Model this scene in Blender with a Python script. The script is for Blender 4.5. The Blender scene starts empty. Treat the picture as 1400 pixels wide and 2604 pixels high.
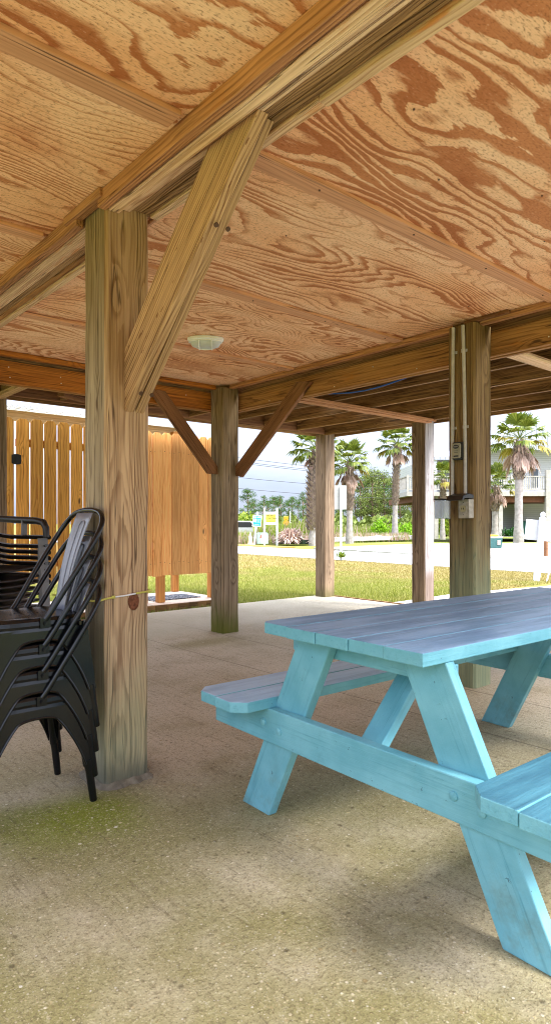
import bpy, bmesh, math, random
from mathutils import Vector, Matrix, noise as mnoise
R = math.radians
random.seed(7)
# ------------------------------------------------------------------ camera, sky, sun, exposure
# World axes follow the building: X runs along the ceiling battens, Y along the main beam, origin = foot of the near post.
sc = bpy.context.scene
COL = sc.collection
CAM = Vector((-1.185, -2.425, 1.085))
FW = Vector((.6534, .7571, 0)); RT = Vector((.7571, -.6534, 0))
cd = bpy.data.cameras.new('camera'); co = bpy.data.objects.new('camera', cd); COL.objects.link(co)
co.location = CAM; co.rotation_euler = (R(90), 0, -math.atan2(.6534, .7571))
cd.sensor_fit = 'VERTICAL'; cd.sensor_height = 24; cd.lens = 24*1640/2604
cd.shift_y = .0088; cd.clip_start = .05; cd.clip_end = 2000
sc.camera = co
w = bpy.data.worlds.new('World'); sc.world = w; w.use_nodes = True
wt = w.node_tree; wt.nodes.clear()
sky = wt.nodes.new('ShaderNodeTexSky'); sky.sky_type = 'NISHITA'; sky.sun_disc = False
SUN_EL, SUN_AZ = 50, 165     # azimuth clockwise from +Y
sky.sun_elevation = R(SUN_EL); sky.sun_rotation = R(SUN_AZ); sky.air_density = 1.0; sky.dust_density = 2.0
tc = wt.nodes.new('ShaderNodeTexCoord'); mp = wt.nodes.new('ShaderNodeMapping'); mp.inputs['Scale'].default_value = (1, 1, 3.2)
cn = wt.nodes.new('ShaderNodeTexNoise'); cn.inputs['Scale'].default_value = 2.6; cn.inputs['Detail'].default_value = 6; cn.inputs['Roughness'].default_value = .55
cr = wt.nodes.new('ShaderNodeValToRGB')
cr.color_ramp.elements[0].position = .35; cr.color_ramp.elements[0].color = (5.7, 6.6, 8.8, 1)
cr.color_ramp.elements[1].position = .68; cr.color_ramp.elements[1].color = (8.5, 9.2, 10.6, 1)
mx = wt.nodes.new('ShaderNodeMix'); mx.data_type = 'RGBA'; mx.inputs[0].default_value = .94
bg = wt.nodes.new('ShaderNodeBackground'); bg.inputs['Strength'].default_value = .13
wo = wt.nodes.new('ShaderNodeOutputWorld')
L = wt.links.new
L(tc.outputs['Generated'], mp.inputs[0]); L(mp.outputs[0], cn.inputs['Vector']); L(cn.outputs[0], cr.inputs[0])
sx = wt.nodes.new('ShaderNodeSeparateXYZ'); gm = wt.nodes.new('ShaderNodeMapRange'); gv = wt.nodes.new('ShaderNodeVectorMath'); gv.operation = 'SCALE'
gm.inputs[1].default_value = 0; gm.inputs[2].default_value = 1; gm.inputs[3].default_value = .20; gm.inputs[4].default_value = 1.8   # overcast sky: brightest overhead
L(tc.outputs['Generated'], sx.inputs[0]); L(sx.outputs[2], gm.inputs[0]); L(cr.outputs[0], gv.inputs[0]); L(gm.outputs[0], gv.inputs['Scale'])
L(sky.outputs[0], mx.inputs[6]); L(gv.outputs[0], mx.inputs[7]); L(mx.outputs[2], bg.inputs[0]); L(bg.outputs[0], wo.inputs[0])
sd = bpy.data.lights.new('sun', 'SUN'); so = bpy.data.objects.new('sun', sd); COL.objects.link(so)
sd.energy = 3.0; sd.angle = R(22); sd.color = (1, .98, .96)
az = R(SUN_AZ); sdir = Vector((math.sin(az)*math.cos(R(SUN_EL)), math.cos(az)*math.cos(R(SUN_EL)), math.sin(R(SUN_EL))))
so.rotation_euler = sdir.to_track_quat('Z', 'Y').to_euler()
so.location = (0, -10, 12)
sc.view_settings.view_transform = 'Standard'; sc.view_settings.look = 'None'; sc.view_settings.gamma = 1
sc.view_settings.exposure = 1.70
sc.render.engine = 'CYCLES'
sc.cycles.use_denoising = True; sc.cycles.denoising_prefilter = 'ACCURATE'; sc.cycles.denoising_input_passes = 'RGB_ALBEDO_NORMAL'; sc.cycles.filter_width = 1.05
sc.cycles.max_bounces = 10; sc.cycles.diffuse_bounces = 6; sc.cycles.transparent_max_bounces = 12
sc.cycles.caustics_reflective = False; sc.cycles.caustics_refractive = False

# ------------------------------------------------------------------ node helper
def srgb(r, g, b):
    f = lambda c: (c/255/12.92 if c/255 <= .04045 else ((c/255+.055)/1.055)**2.4)
    return (f(r), f(g), f(b), 1)
class NT:
    def __init__(s, name):
        s.mat = bpy.data.materials.new(name); s.mat.use_nodes = True
        s.t = s.mat.node_tree; s.t.nodes.clear()
        s.out = s.t.nodes.new('ShaderNodeOutputMaterial'); s.b = s.t.nodes.new('ShaderNodeBsdfPrincipled')
        s.t.links.new(s.b.outputs[0], s.out.inputs[0])
    def set(s, sock, v):
        if isinstance(v, bpy.types.NodeSocket): s.t.links.new(v, sock)
        elif v is not None:
            try: sock.default_value = v
            except Exception: sock.default_value = (v[0], v[1], v[2])
    def n(s, ty, ins=None, **props):
        nd = s.t.nodes.new('ShaderNode'+ty)
        for k, v in props.items(): setattr(nd, k, v)
        for k, v in (ins or {}).items(): s.set(nd.inputs[k], v)
        return nd
    def m(s, op, a, b=None, c=None, clamp=False):
        nd = s.n('Math', {0: a}, operation=op, use_clamp=clamp)
        if b is not None: s.set(nd.inputs[1], b)
        if c is not None: s.set(nd.inputs[2], c)
        return nd.outputs[0]
    def vm(s, op, a, b=None):
        nd = s.n('VectorMath', {0: a}, operation=op)
        if b is not None: s.set(nd.inputs[1], b)
        return nd.outputs[0]
    def co(s, kind='Object'): return s.n('TexCoord').outputs[kind]
    def pos(s): return s.n('NewGeometry').outputs['Position']
    def nrm(s): return s.n('NewGeometry').outputs['Normal']
    def rnd(s):
        a = s.n('NewGeometry').outputs['Random Per Island']; b = s.n('ObjectInfo').outputs['Random']
        return s.m('FRACT', s.m('ADD', a, b))
    def sep(s, v): nd = s.n('SeparateXYZ', {0: v}); return nd.outputs[0], nd.outputs[1], nd.outputs[2]
    def comb(s, x, y, z): return s.n('CombineXYZ', {0: x, 1: y, 2: z}).outputs[0]
    def noise(s, v, scale=5, detail=3, rough=.5, dist=0, w=None):
        nd = s.n('TexNoise', {}, noise_dimensions='4D' if w is not None else '3D')
        s.set(nd.inputs['Vector'], v); s.set(nd.inputs['Scale'], scale); s.set(nd.inputs['Detail'], detail)
        s.set(nd.inputs['Roughness'], rough); s.set(nd.inputs['Distortion'], dist)
        if w is not None: s.set(nd.inputs['W'], w)
        return nd.outputs[0]
    def voro(s, v, scale=5, feature='F1', out='Distance', rand=1):
        nd = s.n('TexVoronoi', {}, feature=feature)
        s.set(nd.inputs['Vector'], v); s.set(nd.inputs['Scale'], scale); s.set(nd.inputs['Randomness'], rand)
        return nd.outputs[out]
    def ramp(s, f, stops, interp='LINEAR'):
        nd = s.n('ValToRGB', {0: f}); r = nd.color_ramp; r.interpolation = interp
        while len(r.elements) < len(stops): r.elements.new(.5)
        for e, (p, c) in zip(r.elements, stops):
            e.position = p; e.color = c if not isinstance(c, (int, float)) else (c, c, c, 1)
        return nd.outputs[0]
    def step(s, f, lo, hi):
        nd = s.n('MapRange', {0: f, 1: lo, 2: hi, 3: 0, 4: 1}, interpolation_type='SMOOTHSTEP'); return nd.outputs[0]
    def mix(s, f, a, b, mode='MIX'):
        nd = s.n('Mix', {0: f, 6: a, 7: b}, data_type='RGBA', blend_type=mode); return nd.outputs[2]
    def bump(s, h, strength=.3, dist=.01):
        s.set(s.b.inputs['Normal'], s.n('Bump', {'Height': h, 'Strength': strength, 'Distance': dist}).outputs[0])
    def fin(s, color, rough=.6, spec=.3, metal=0):
        s.set(s.b.inputs['Base Color'], color); s.set(s.b.inputs['Roughness'], rough)
        s.b.inputs['Specular IOR Level'].default_value = spec; s.b.inputs['Metallic'].default_value = metal
        return s.mat

def timber(name, light, dark, axis='X', ring=.010, contrast=1., stain=None, stain_z=None, rough=.75, blotch=.35, knots=1., vary=.25, rust=0, crack=.8):
    """sawn lumber: growth rings cut by the board's faces, knots, streaks, checks"""
    g = NT(name); rn = g.rnd()
    p = g.co('Object'); x, y, z = g.sep(p)
    if axis == 'Z': x, y, z = z, x, y
    elif axis == 'Y': x, y, z = y, x, z
    r1 = g.m('MULTIPLY', rn, 37.3); r2 = g.m('FRACT', g.m('MULTIPLY', rn, 7.13)); r3 = g.m('FRACT', g.m('MULTIPLY', rn, 23.7))
    lx = g.m('ADD', x, r1)
    wob = g.noise(g.comb(lx, 0, 0), 1.3, 2, .5)
    yy = g.m('ADD', y, g.m('ADD', g.m('MULTIPLY', g.m('SUBTRACT', r2, .5), .13), g.m('MULTIPLY', g.m('SUBTRACT', wob, .5), .05)))
    zz = g.m('ADD', z, g.m('ADD', g.m('MULTIPLY', g.m('SUBTRACT', r3, .5), .13), g.m('MULTIPLY', g.m('SUBTRACT', wob, .45), .06)))
    rad = g.m('SQRT', g.m('ADD', g.m('MULTIPLY', yy, yy), g.m('MULTIPLY', zz, zz)))
    kv = g.n('TexVoronoi', {}, feature='F1'); g.set(kv.inputs['Vector'], g.comb(g.m('MULTIPLY', lx, 2.1), g.m('MULTIPLY', y, 7.), g.m('MULTIPLY', z, 7.))); kv.inputs['Scale'].default_value = 1
    kd = kv.outputs['Distance']; kcol = g.sep(kv.outputs['Color'])[0]
    kon = g.m('GREATER_THAN', kcol, .62)
    kbump = g.m('MULTIPLY', g.m('MULTIPLY', g.m('SUBTRACT', 1, g.step(kd, .02, .38)), kon), 2.2*knots)
    fine = g.noise(g.comb(g.m('MULTIPLY', lx, 2.5), g.m('MULTIPLY', y, 60), g.m('MULTIPLY', z, 60)), 1., 3, .6)
    spc = g.noise(g.comb(g.m('MULTIPLY', lx, .6), g.m('MULTIPLY', yy, 16), g.m('MULTIPLY', zz, 16)), 1, 2, .5)
    rr = g.m('ADD', g.m('ADD', g.m('ADD', g.m('DIVIDE', rad, ring), g.m('MULTIPLY', spc, 1.6)), kbump), g.m('MULTIPLY', fine, .75))
    fr = g.m('FRACT', rr)
    band = g.ramp(fr, [(0, .0), (.50, .12), (.80, 1), (.94, .85), (1, .0)])
    streak = g.noise(g.comb(g.m('MULTIPLY', lx, 1.5), g.m('MULTIPLY', y, 85), g.m('MULTIPLY', z, 85)), 1, 3, .7)
    vary_n = g.noise(g.comb(g.m('MULTIPLY', lx, 2.6), g.m('MULTIPLY', y, 22), g.m('MULTIPLY', z, 22)), 1, 3, .65)
    band = g.m('MULTIPLY', band, g.m('ADD', .45, g.m('MULTIPLY', g.step(vary_n, .32, .66), .60)))
    f = g.m('MULTIPLY', g.m('ADD', g.m('MULTIPLY', band, .62), g.m('MULTIPLY', g.step(streak, .40, .66), .48)), contrast, clamp=True)
    c = g.mix(f, light, dark)
    big = g.noise(g.comb(g.m('MULTIPLY', lx, 1.1), g.m('MULTIPLY', y, 9), g.m('MULTIPLY', z, 9)), 1, 4, .6)
    c = g.mix(g.m('MULTIPLY', g.step(big, .42, .72), blotch), c, g.mix(1, c, (.42, .36, .30, 1), 'MULTIPLY'))
    v = g.m('ADD', 1-vary/2, g.m('MULTIPLY', r2, vary))
    c = g.mix(1, c, g.comb(v, v, v), 'MULTIPLY')
    kcore = g.m('MULTIPLY', g.m('MULTIPLY', g.m('SUBTRACT', 1, g.step(kd, .045, .10)), kon), min(1, .85*knots))
    c = g.mix(kcore, c, (.075, .035, .016, 1))
    ck = g.noise(g.comb(g.m('MULTIPLY', lx, .8), g.m('MULTIPLY', y, 45), g.m('MULTIPLY', z, 45)), 1, 1, .5)
    ckm = g.m('MULTIPLY', g.m('SUBTRACT', 1, g.step(g.m('ABSOLUTE', g.m('SUBTRACT', ck, .63)), .0, .018)), crack)
    c = g.mix(ckm, c, g.mix(1, c, (.14, .11, .09, 1), 'MULTIPLY'))
    if 'brace' in name:
        sb = g.noise(g.comb(g.m('MULTIPLY', lx, 9), g.m('MULTIPLY', y, 34), g.m('MULTIPLY', z, 34)), 1, 3, .6)
        c = g.mix(g.m('MULTIPLY', g.step(sb, .66, .69), .8), c, srgb(112,66,34))
    if rust:
        ru = g.noise(g.comb(g.m('MULTIPLY', lx, 2.2), g.m('MULTIPLY', y, 12), g.m('MULTIPLY', z, 12)), 1, 4, .6)
        c = g.mix(g.m('MULTIPLY', g.step(ru, .60, .68), rust), c, srgb(205, 118, 22))
    if stain:
        wz = g.sep(g.pos())[2]
        e = g.noise(g.vm('MULTIPLY', g.pos(), (9, 9, 2.5)), 1, 4, .65)
        for (lo, hi, colr, amt) in stain_z:
            h = g.m('ADD', wz, g.m('MULTIPLY', g.m('SUBTRACT', e, .5), .9*abs(hi-lo)))
            mask = g.step(h, lo, hi) if hi > lo else g.m('SUBTRACT', 1, g.step(h, hi, lo))
            c = g.mix(g.m('MULTIPLY', mask, amt), c, g.mix(.45, colr, g.mix(1, c, colr, 'MULTIPLY')))
    g.bump(g.m('ADD', g.m('ADD', g.m('MULTIPLY', f, -.5), g.m('MULTIPLY', streak, .4)), g.m('MULTIPLY', ckm, -2.)), .7, .004)
    return g.fin(c, rough, .25)

def plain(name, col, rough=.5, metal=0, spec=.4, var=.12, scale=14, bump=.05):
    g = NT(name); nz = g.noise(g.co('Object'), scale, 4, .6)
    c = g.mix(g.step(nz, .3, .75), tuple(v*(1-var) for v in col[:3])+(1,), tuple(min(1, v*(1+var)) for v in col[:3])+(1,))
    if bump: g.bump(nz, bump, .004)
    return g.fin(c, rough, spec, metal)

def foliage(name, c1, c2, c3=None, rough=.55, trans=.25):
    g = NT(name); rn = g.rnd(); nz = g.noise(g.co('Object'), 1.3, 3, .6)
    f = g.m('ADD', g.m('MULTIPLY', rn, .55), g.m('MULTIPLY', nz, .5))
    c = g.ramp(f, [(.15, c1), (.62, c2), (.95, c3 or c2)])
    g.fin(c, rough, .25)
    tr = g.n('BsdfTranslucent', {0: c}); ms = g.n('MixShader', {0: trans})
    g.t.links.new(g.b.outputs[0], ms.inputs[1]); g.t.links.new(tr.outputs[0], ms.inputs[2]); g.t.links.new(ms.outputs[0], g.out.inputs[0])
    return g.mat

# ------------------------------------------------------------------ mesh helpers
class MB:
    def __init__(s): s.v = []; s.f = []; s.mi = []
    def face(s, pts, mi=0):
        i = len(s.v); s.v += [tuple(p) for p in pts]; s.f.append(tuple(range(i, i+len(pts)))); s.mi.append(mi)
    def box(s, x0, x1, y0, y1, z0, z1, mi=0, M=None):
        P = [Vector(p) for p in ((x0,y0,z0),(x1,y0,z0),(x1,y1,z0),(x0,y1,z0),(x0,y0,z1),(x1,y0,z1),(x1,y1,z1),(x0,y1,z1))]
        if M: P = [M@p for p in P]
        i = len(s.v); s.v += [tuple(p) for p in P]
        for q in ((0,3,2,1),(4,5,6,7),(0,1,5,4),(1,2,6,5),(2,3,7,6),(3,0,4,7)): s.f.append(tuple(i+k for k in q)); s.mi.append(mi)
    def prism(s, poly, ax, lo, hi, mi=0):
        """poly: 2-D outline (counter-clockwise); ax: axis of extrusion"""
        def P(a, b, c): return {'x': (c, a, b), 'y': (a, c, b), 'z': (a, b, c)}[ax]
        n = len(poly); i = len(s.v)
        s.v += [P(a, b, lo) for a, b in poly] + [P(a, b, hi) for a, b in poly]
        s.f.append(tuple(range(i+n-1, i-1, -1))); s.f.append(tuple(range(i+n, i+2*n))); s.mi += [mi, mi]
        for k in range(n):
            s.f.append((i+k, i+(k+1) % n, i+n+(k+1) % n, i+n+k)); s.mi.append(mi)
    def tube(s, pts, r, seg=8, mi=0, cap=True):
        pts = [Vector(p) for p in pts]; n = len(pts)
        rs = r if isinstance(r, (list, tuple)) else [r]*n
        i0 = len(s.v); up = None
        for k, p in enumerate(pts):
            t = (pts[min(k+1, n-1)]-pts[max(k-1, 0)]).normalized()
            if up is None:
                up = Vector((0, 0, 1)) if abs(t.z) < .9 else Vector((1, 0, 0))
            a = t.cross(up).normalized(); up = a.cross(t).normalized()
            for j in range(seg):
                th = 2*math.pi*j/seg
                s.v.append(tuple(p+(a*math.cos(th)+up*math.sin(th))*rs[k]))
        for k in range(n-1):
            for j in range(seg):
                a0 = i0+k*seg+j; a1 = i0+k*seg+(j+1) % seg
                s.f.append((a0, a1, a1+seg, a0+seg)); s.mi.append(mi)
        if cap:
            s.f.append(tuple(i0+seg-1-j for j in range(seg))); s.f.append(tuple(i0+(n-1)*seg+j for j in range(seg))); s.mi += [mi, mi]
    def grid(s, fn, nu, nv, mi=0):
        i = len(s.v)
        for a in range(nu+1):
            for b in range(nv+1): s.v.append(tuple(fn(a/nu, b/nv)))
        for a in range(nu):
            for b in range(nv):
                k = i+a*(nv+1)+b; s.f.append((k, k+nv+1, k+nv+2, k+1)); s.mi.append(mi)
    def build(s, name, mats, parent=None, loc=None, M=None, smooth=False, bevel=0, fixn=True):
        me = bpy.data.meshes.new(name); me.from_pydata(s.v, [], s.f); me.update()
        if not isinstance(mats, (list, tuple)): mats = [mats]
        for m in mats: me.materials.append(m)
        if len(mats) > 1: me.polygons.foreach_set('material_index', s.mi)
        if fixn:
            bm = bmesh.new(); bm.from_mesh(me); bmesh.ops.recalc_face_normals(bm, faces=bm.faces); bm.to_mesh(me); bm.free()
        if smooth:
            me.polygons.foreach_set('use_smooth', [True]*len(me.polygons))
            try: me.set_sharp_from_angle(angle=R(40))
            except Exception: pass
        o = bpy.data.objects.new(name, me); COL.objects.link(o)
        if parent: o.parent = parent
        if M is not None: o.matrix_basis = M
        elif loc is not None: o.location = loc
        if bevel:
            b = o.modifiers.new('bevel', 'BEVEL'); b.width = bevel; b.segments = 2; b.limit_method = 'ANGLE'; b.angle_limit = R(40)
        return o
def tag(o, label=None, cat=None, group=None, kind=None):
    if label: o['label'] = label
    if cat: o['category'] = cat
    if group: o['group'] = group
    if kind: o['kind'] = kind
    return o
def thing(name, label, cat, loc=(0, 0, 0), rz=0, group=None):
    o = bpy.data.objects.new(name, None); COL.objects.link(o); o.location = loc; o.rotation_euler = (0, 0, rz)
    o.empty_display_size = .2
    return tag(o, label, cat, group)
def copy_tree(o, parent=None):
    c = o.copy(); COL.objects.link(c)
    if parent: c.parent = parent
    for ch in [x for x in bpy.data.objects if x.parent == o]: copy_tree(ch, c)
    return c
def member(name, p0, p1, wy, wz, mat, parent, bevel=.004, side=(0, 0, 1), cuts=(0, 0)):
    """board from p0 to p1 (centre line), width wy sideways, wz along `side`; cuts slide the end corners (mitres)"""
    p0, p1 = Vector(p0), Vector(p1); d = p1-p0; Ln = d.length; x = d.normalized()
    z = Vector(side); z = (z-x*z.dot(x)).normalized(); y = z.cross(x)
    M = Matrix.Translation((p0+p1)/2) @ Matrix((x, y, z)).transposed().to_4x4()
    b = MB(); h = Ln/2; c0, c1 = cuts
    nseg = max(1, int(Ln/.5))
    b.prism([(-h-c0, -wz/2), (h+c1, -wz/2), (h-c1, wz/2), (-h+c0, wz/2)], 'y', -wy/2, wy/2)
    return b.build(name, mat, parent, M=M, bevel=bevel)
def far(px, d, z=0):
    """survey conversion: bearing column of the 1400-wide plan + distance -> world point"""
    u = (px-700)/1640
    p = CAM + FW*d + RT*(u*d); return Vector((p.x, p.y, z))
def zat(py, d): return CAM.z + (1325-py)/1640*d

# ------------------------------------------------------------------ materials
T_post   = timber('weathered_post_wood', srgb(208,174,138), srgb(136,100,72), ring=.008, stain=True,
                  stain_z=[(.75, .0, srgb(172,196,166), .60), (.16, .02, srgb(110,108,98), .8), (1.3, 2.4, srgb(150,118,40), .45)], blotch=.3)
T_postg  = timber('mossy_post_wood', srgb(168,148,122), srgb(94,76,58), ring=.012, stain=True,
                  stain_z=[(.38, .0, srgb(112,120,24), .9), (1.4, 2.4, srgb(140,110,48), .4)], blotch=.45)
T_posto  = timber('greyed_post_wood', srgb(168,144,118), srgb(88,68,52), ring=.012, stain=True,
                  stain_z=[(.2, .0, srgb(100,108,50), .6)], blotch=.5)
T_postu  = timber('green_stained_post_wood', srgb(156,130,90), srgb(94,70,44), ring=.011, stain=True,
                  stain_z=[(1.25, .4, srgb(172,200,166), .62), (1.6, 2.4, srgb(120,92,30), .35)], blotch=.55)
T_postside = timber('greened_post_face', srgb(184,164,136), srgb(112,92,68), ring=.010, stain=True,
                  stain_z=[(1.0, .0, srgb(168,186,160), .5), (.16, .02, srgb(110,108,98), .8), (1.5, 2.3, srgb(130,104,44), .5)], blotch=.4)
T_bleach = timber('bleached_post_face', srgb(206,200,200), srgb(142,130,126), ring=.011, stain=True, stain_z=[(.55, .35, srgb(140,110,84), .7)], blotch=.3)
T_brace  = timber('olive_brace_wood', srgb(202,164,124), srgb(124,88,58), ring=.012, knots=.9, rust=.35)
T_braced = timber('brown_brace_wood', srgb(150,106,72), srgb(98,62,40), ring=.010)
T_beam   = timber('beam_wood', srgb(180,130,78), srgb(106,68,38), ring=.012, rust=.25)
T_orange = timber('orange_beam_wood', srgb(196,122,48), srgb(128,74,30), ring=.012, rust=.3, blotch=.5)
T_pale   = timber('pale_beam_wood', srgb(236,204,166), srgb(170,124,86), ring=.011, rust=.45)
T_brown  = timber('brown_cleat_wood', srgb(194,140,98), srgb(120,76,48), ring=.012, rust=.15)
T_dark   = timber('dark_beam_wood', srgb(180,142,98), srgb(94,64,38), ring=.008, contrast=1.2)
T_cream  = timber('cream_trim_wood', srgb(240,206,164), srgb(190,146,106), ring=.011, rust=.6)
T_batten = timber('pinkish_batten_wood', srgb(220,166,130), srgb(178,122,88), ring=.014, contrast=.8, blotch=.2, knots=.6)
T_joist  = timber('stained_joist_wood', srgb(176,134,88), srgb(80,56,36), ring=.011, blotch=.95, vary=.4)
T_deckpl = timber('deck_board_wood', srgb(96,72,50), srgb(56,40,28), axis='Y', ring=.014, blotch=.7)
T_fence  = timber('golden_fence_wood', srgb(250,186,90), srgb(186,118,46), axis='Z', ring=.011, vary=.4, blotch=.25, knots=1.1, crack=.25)
T_fencel = timber('bright_fence_wood', srgb(255,194,120), srgb(206,126,62), axis='Z', ring=.012, vary=.45, blotch=.15, knots=1.1, crack=.1, rust=.15)
T_leg    = timber('shower_leg_wood', srgb(214,150,80), srgb(170,106,52), ring=.011, blotch=.2)
T_rail   = timber('pale_rail_wood', srgb(220,196,150), srgb(180,148,104), ring=.014, blotch=.2, crack=.2)
T_plank  = timber('bleached_plank_wood', srgb(226,204,180), srgb(190,164,140), axis='Y', ring=.013, contrast=.7, blotch=.2, crack=.2)

def mat_ply(name, nb, kx, ky, sharp, warp):
    """rotary-cut pine veneer: contour-like growth bands, ragged along the grain (local X)"""
    g = NT(name); ob = g.n('ObjectInfo').outputs['Random']; wv = g.m('MULTIPLY', ob, 91.)
    x, y, z = g.sep(g.co('Object'))
    base = g.noise(g.comb(g.m('MULTIPLY', x, kx), g.m('MULTIPLY', y, ky), 0), 1., 1.6, .45, warp, wv)
    mid = g.noise(g.comb(g.m('MULTIPLY', x, kx*3.1), g.m('MULTIPLY', y, ky*2.6), 0), 1., 3, .6, .2, g.m('ADD', wv, 7.))
    jag = g.noise(g.comb(g.m('MULTIPLY', x, 7), g.m('MULTIPLY', y, 46), 0), 1., 4, .75, 0, wv)
    dr = g.noise(g.comb(g.m('MULTIPLY', x, .35), 0, 0), 1., 1, .5, 0, g.m('ADD', wv, 3.))
    rr = g.m('ADD', g.m('ADD', g.m('MULTIPLY', base, nb), g.m('MULTIPLY', mid, nb*.14)), g.m('ADD', g.m('MULTIPLY', g.m('ADD', y, g.m('MULTIPLY', dr, .5)), nb*.42), g.m('MULTIPLY', jag, .62)))
    fr = g.m('FRACT', rr)
    wdt = g.noise(g.comb(g.m('MULTIPLY', x, .9), g.m('MULTIPLY', y, 4.5), 0), 1., 3, .6, .3, g.m('ADD', wv, 4.))
    lo = g.m('ADD', .10, g.m('MULTIPLY', g.step(wdt, .28, .66), .66))
    up_ = g.m('DIVIDE', g.m('SUBTRACT', fr, lo), sharp, clamp=True)
    dn_ = g.m('DIVIDE', g.m('SUBTRACT', 1, fr), .05, clamp=True)
    f = g.m('MULTIPLY', up_, dn_, clamp=True)
    sp = g.noise(g.comb(g.m('MULTIPLY', x, 55), g.m('MULTIPLY', y, 130), 0), 1., 3, .75)
    tone = g.noise(g.comb(g.m('MULTIPLY', x, 1.3), g.m('MULTIPLY', y, 3), 2), 1., 4, .6, 0, wv)
    light = g.mix(g.step(tone, .35, .65), srgb(252,212,176), srgb(240,184,140))
    dark = g.mix(g.step(tone, .38, .62), srgb(204,136,92), srgb(180,110,68))
    c = g.mix(f, light, dark)
    c = g.mix(g.m('MULTIPLY', g.step(sp, .50, .70), .75), c, srgb(140,82,48))
    c = g.mix(g.m('MULTIPLY', g.m('SUBTRACT', 1, g.step(sp, .22, .42)), .5), c, srgb(255,236,210))
    fib = g.noise(g.comb(g.m('MULTIPLY', x, 3), g.m('MULTIPLY', y, 190), 0), 1, 3, .7)
    c = g.mix(g.m('MULTIPLY', g.step(fib, .45, .75), .28), c, srgb(150,94,58))
    wet = g.noise(g.co('Object'), 1.7, 4, .65)
    c = g.mix(g.m('MULTIPLY', g.step(wet, .56, .74), .40), c, g.mix(1, c, srgb(196,142,106), 'MULTIPLY'))
    g.bump(g.m('ADD', g.m('MULTIPLY', f, -.6), g.m('ADD', fib, sp)), .4, .002)
    return g.fin(c, .8, .2)
M_plys = [mat_ply('plywood_broad_figure', 19., .62, 2.1, .22, .6), mat_ply('plywood_tight_figure', 34., .46, 1.7, .40, .35), mat_ply('plywood_contour_figure', 30., .75, 1.5, .40, .9)]


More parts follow.
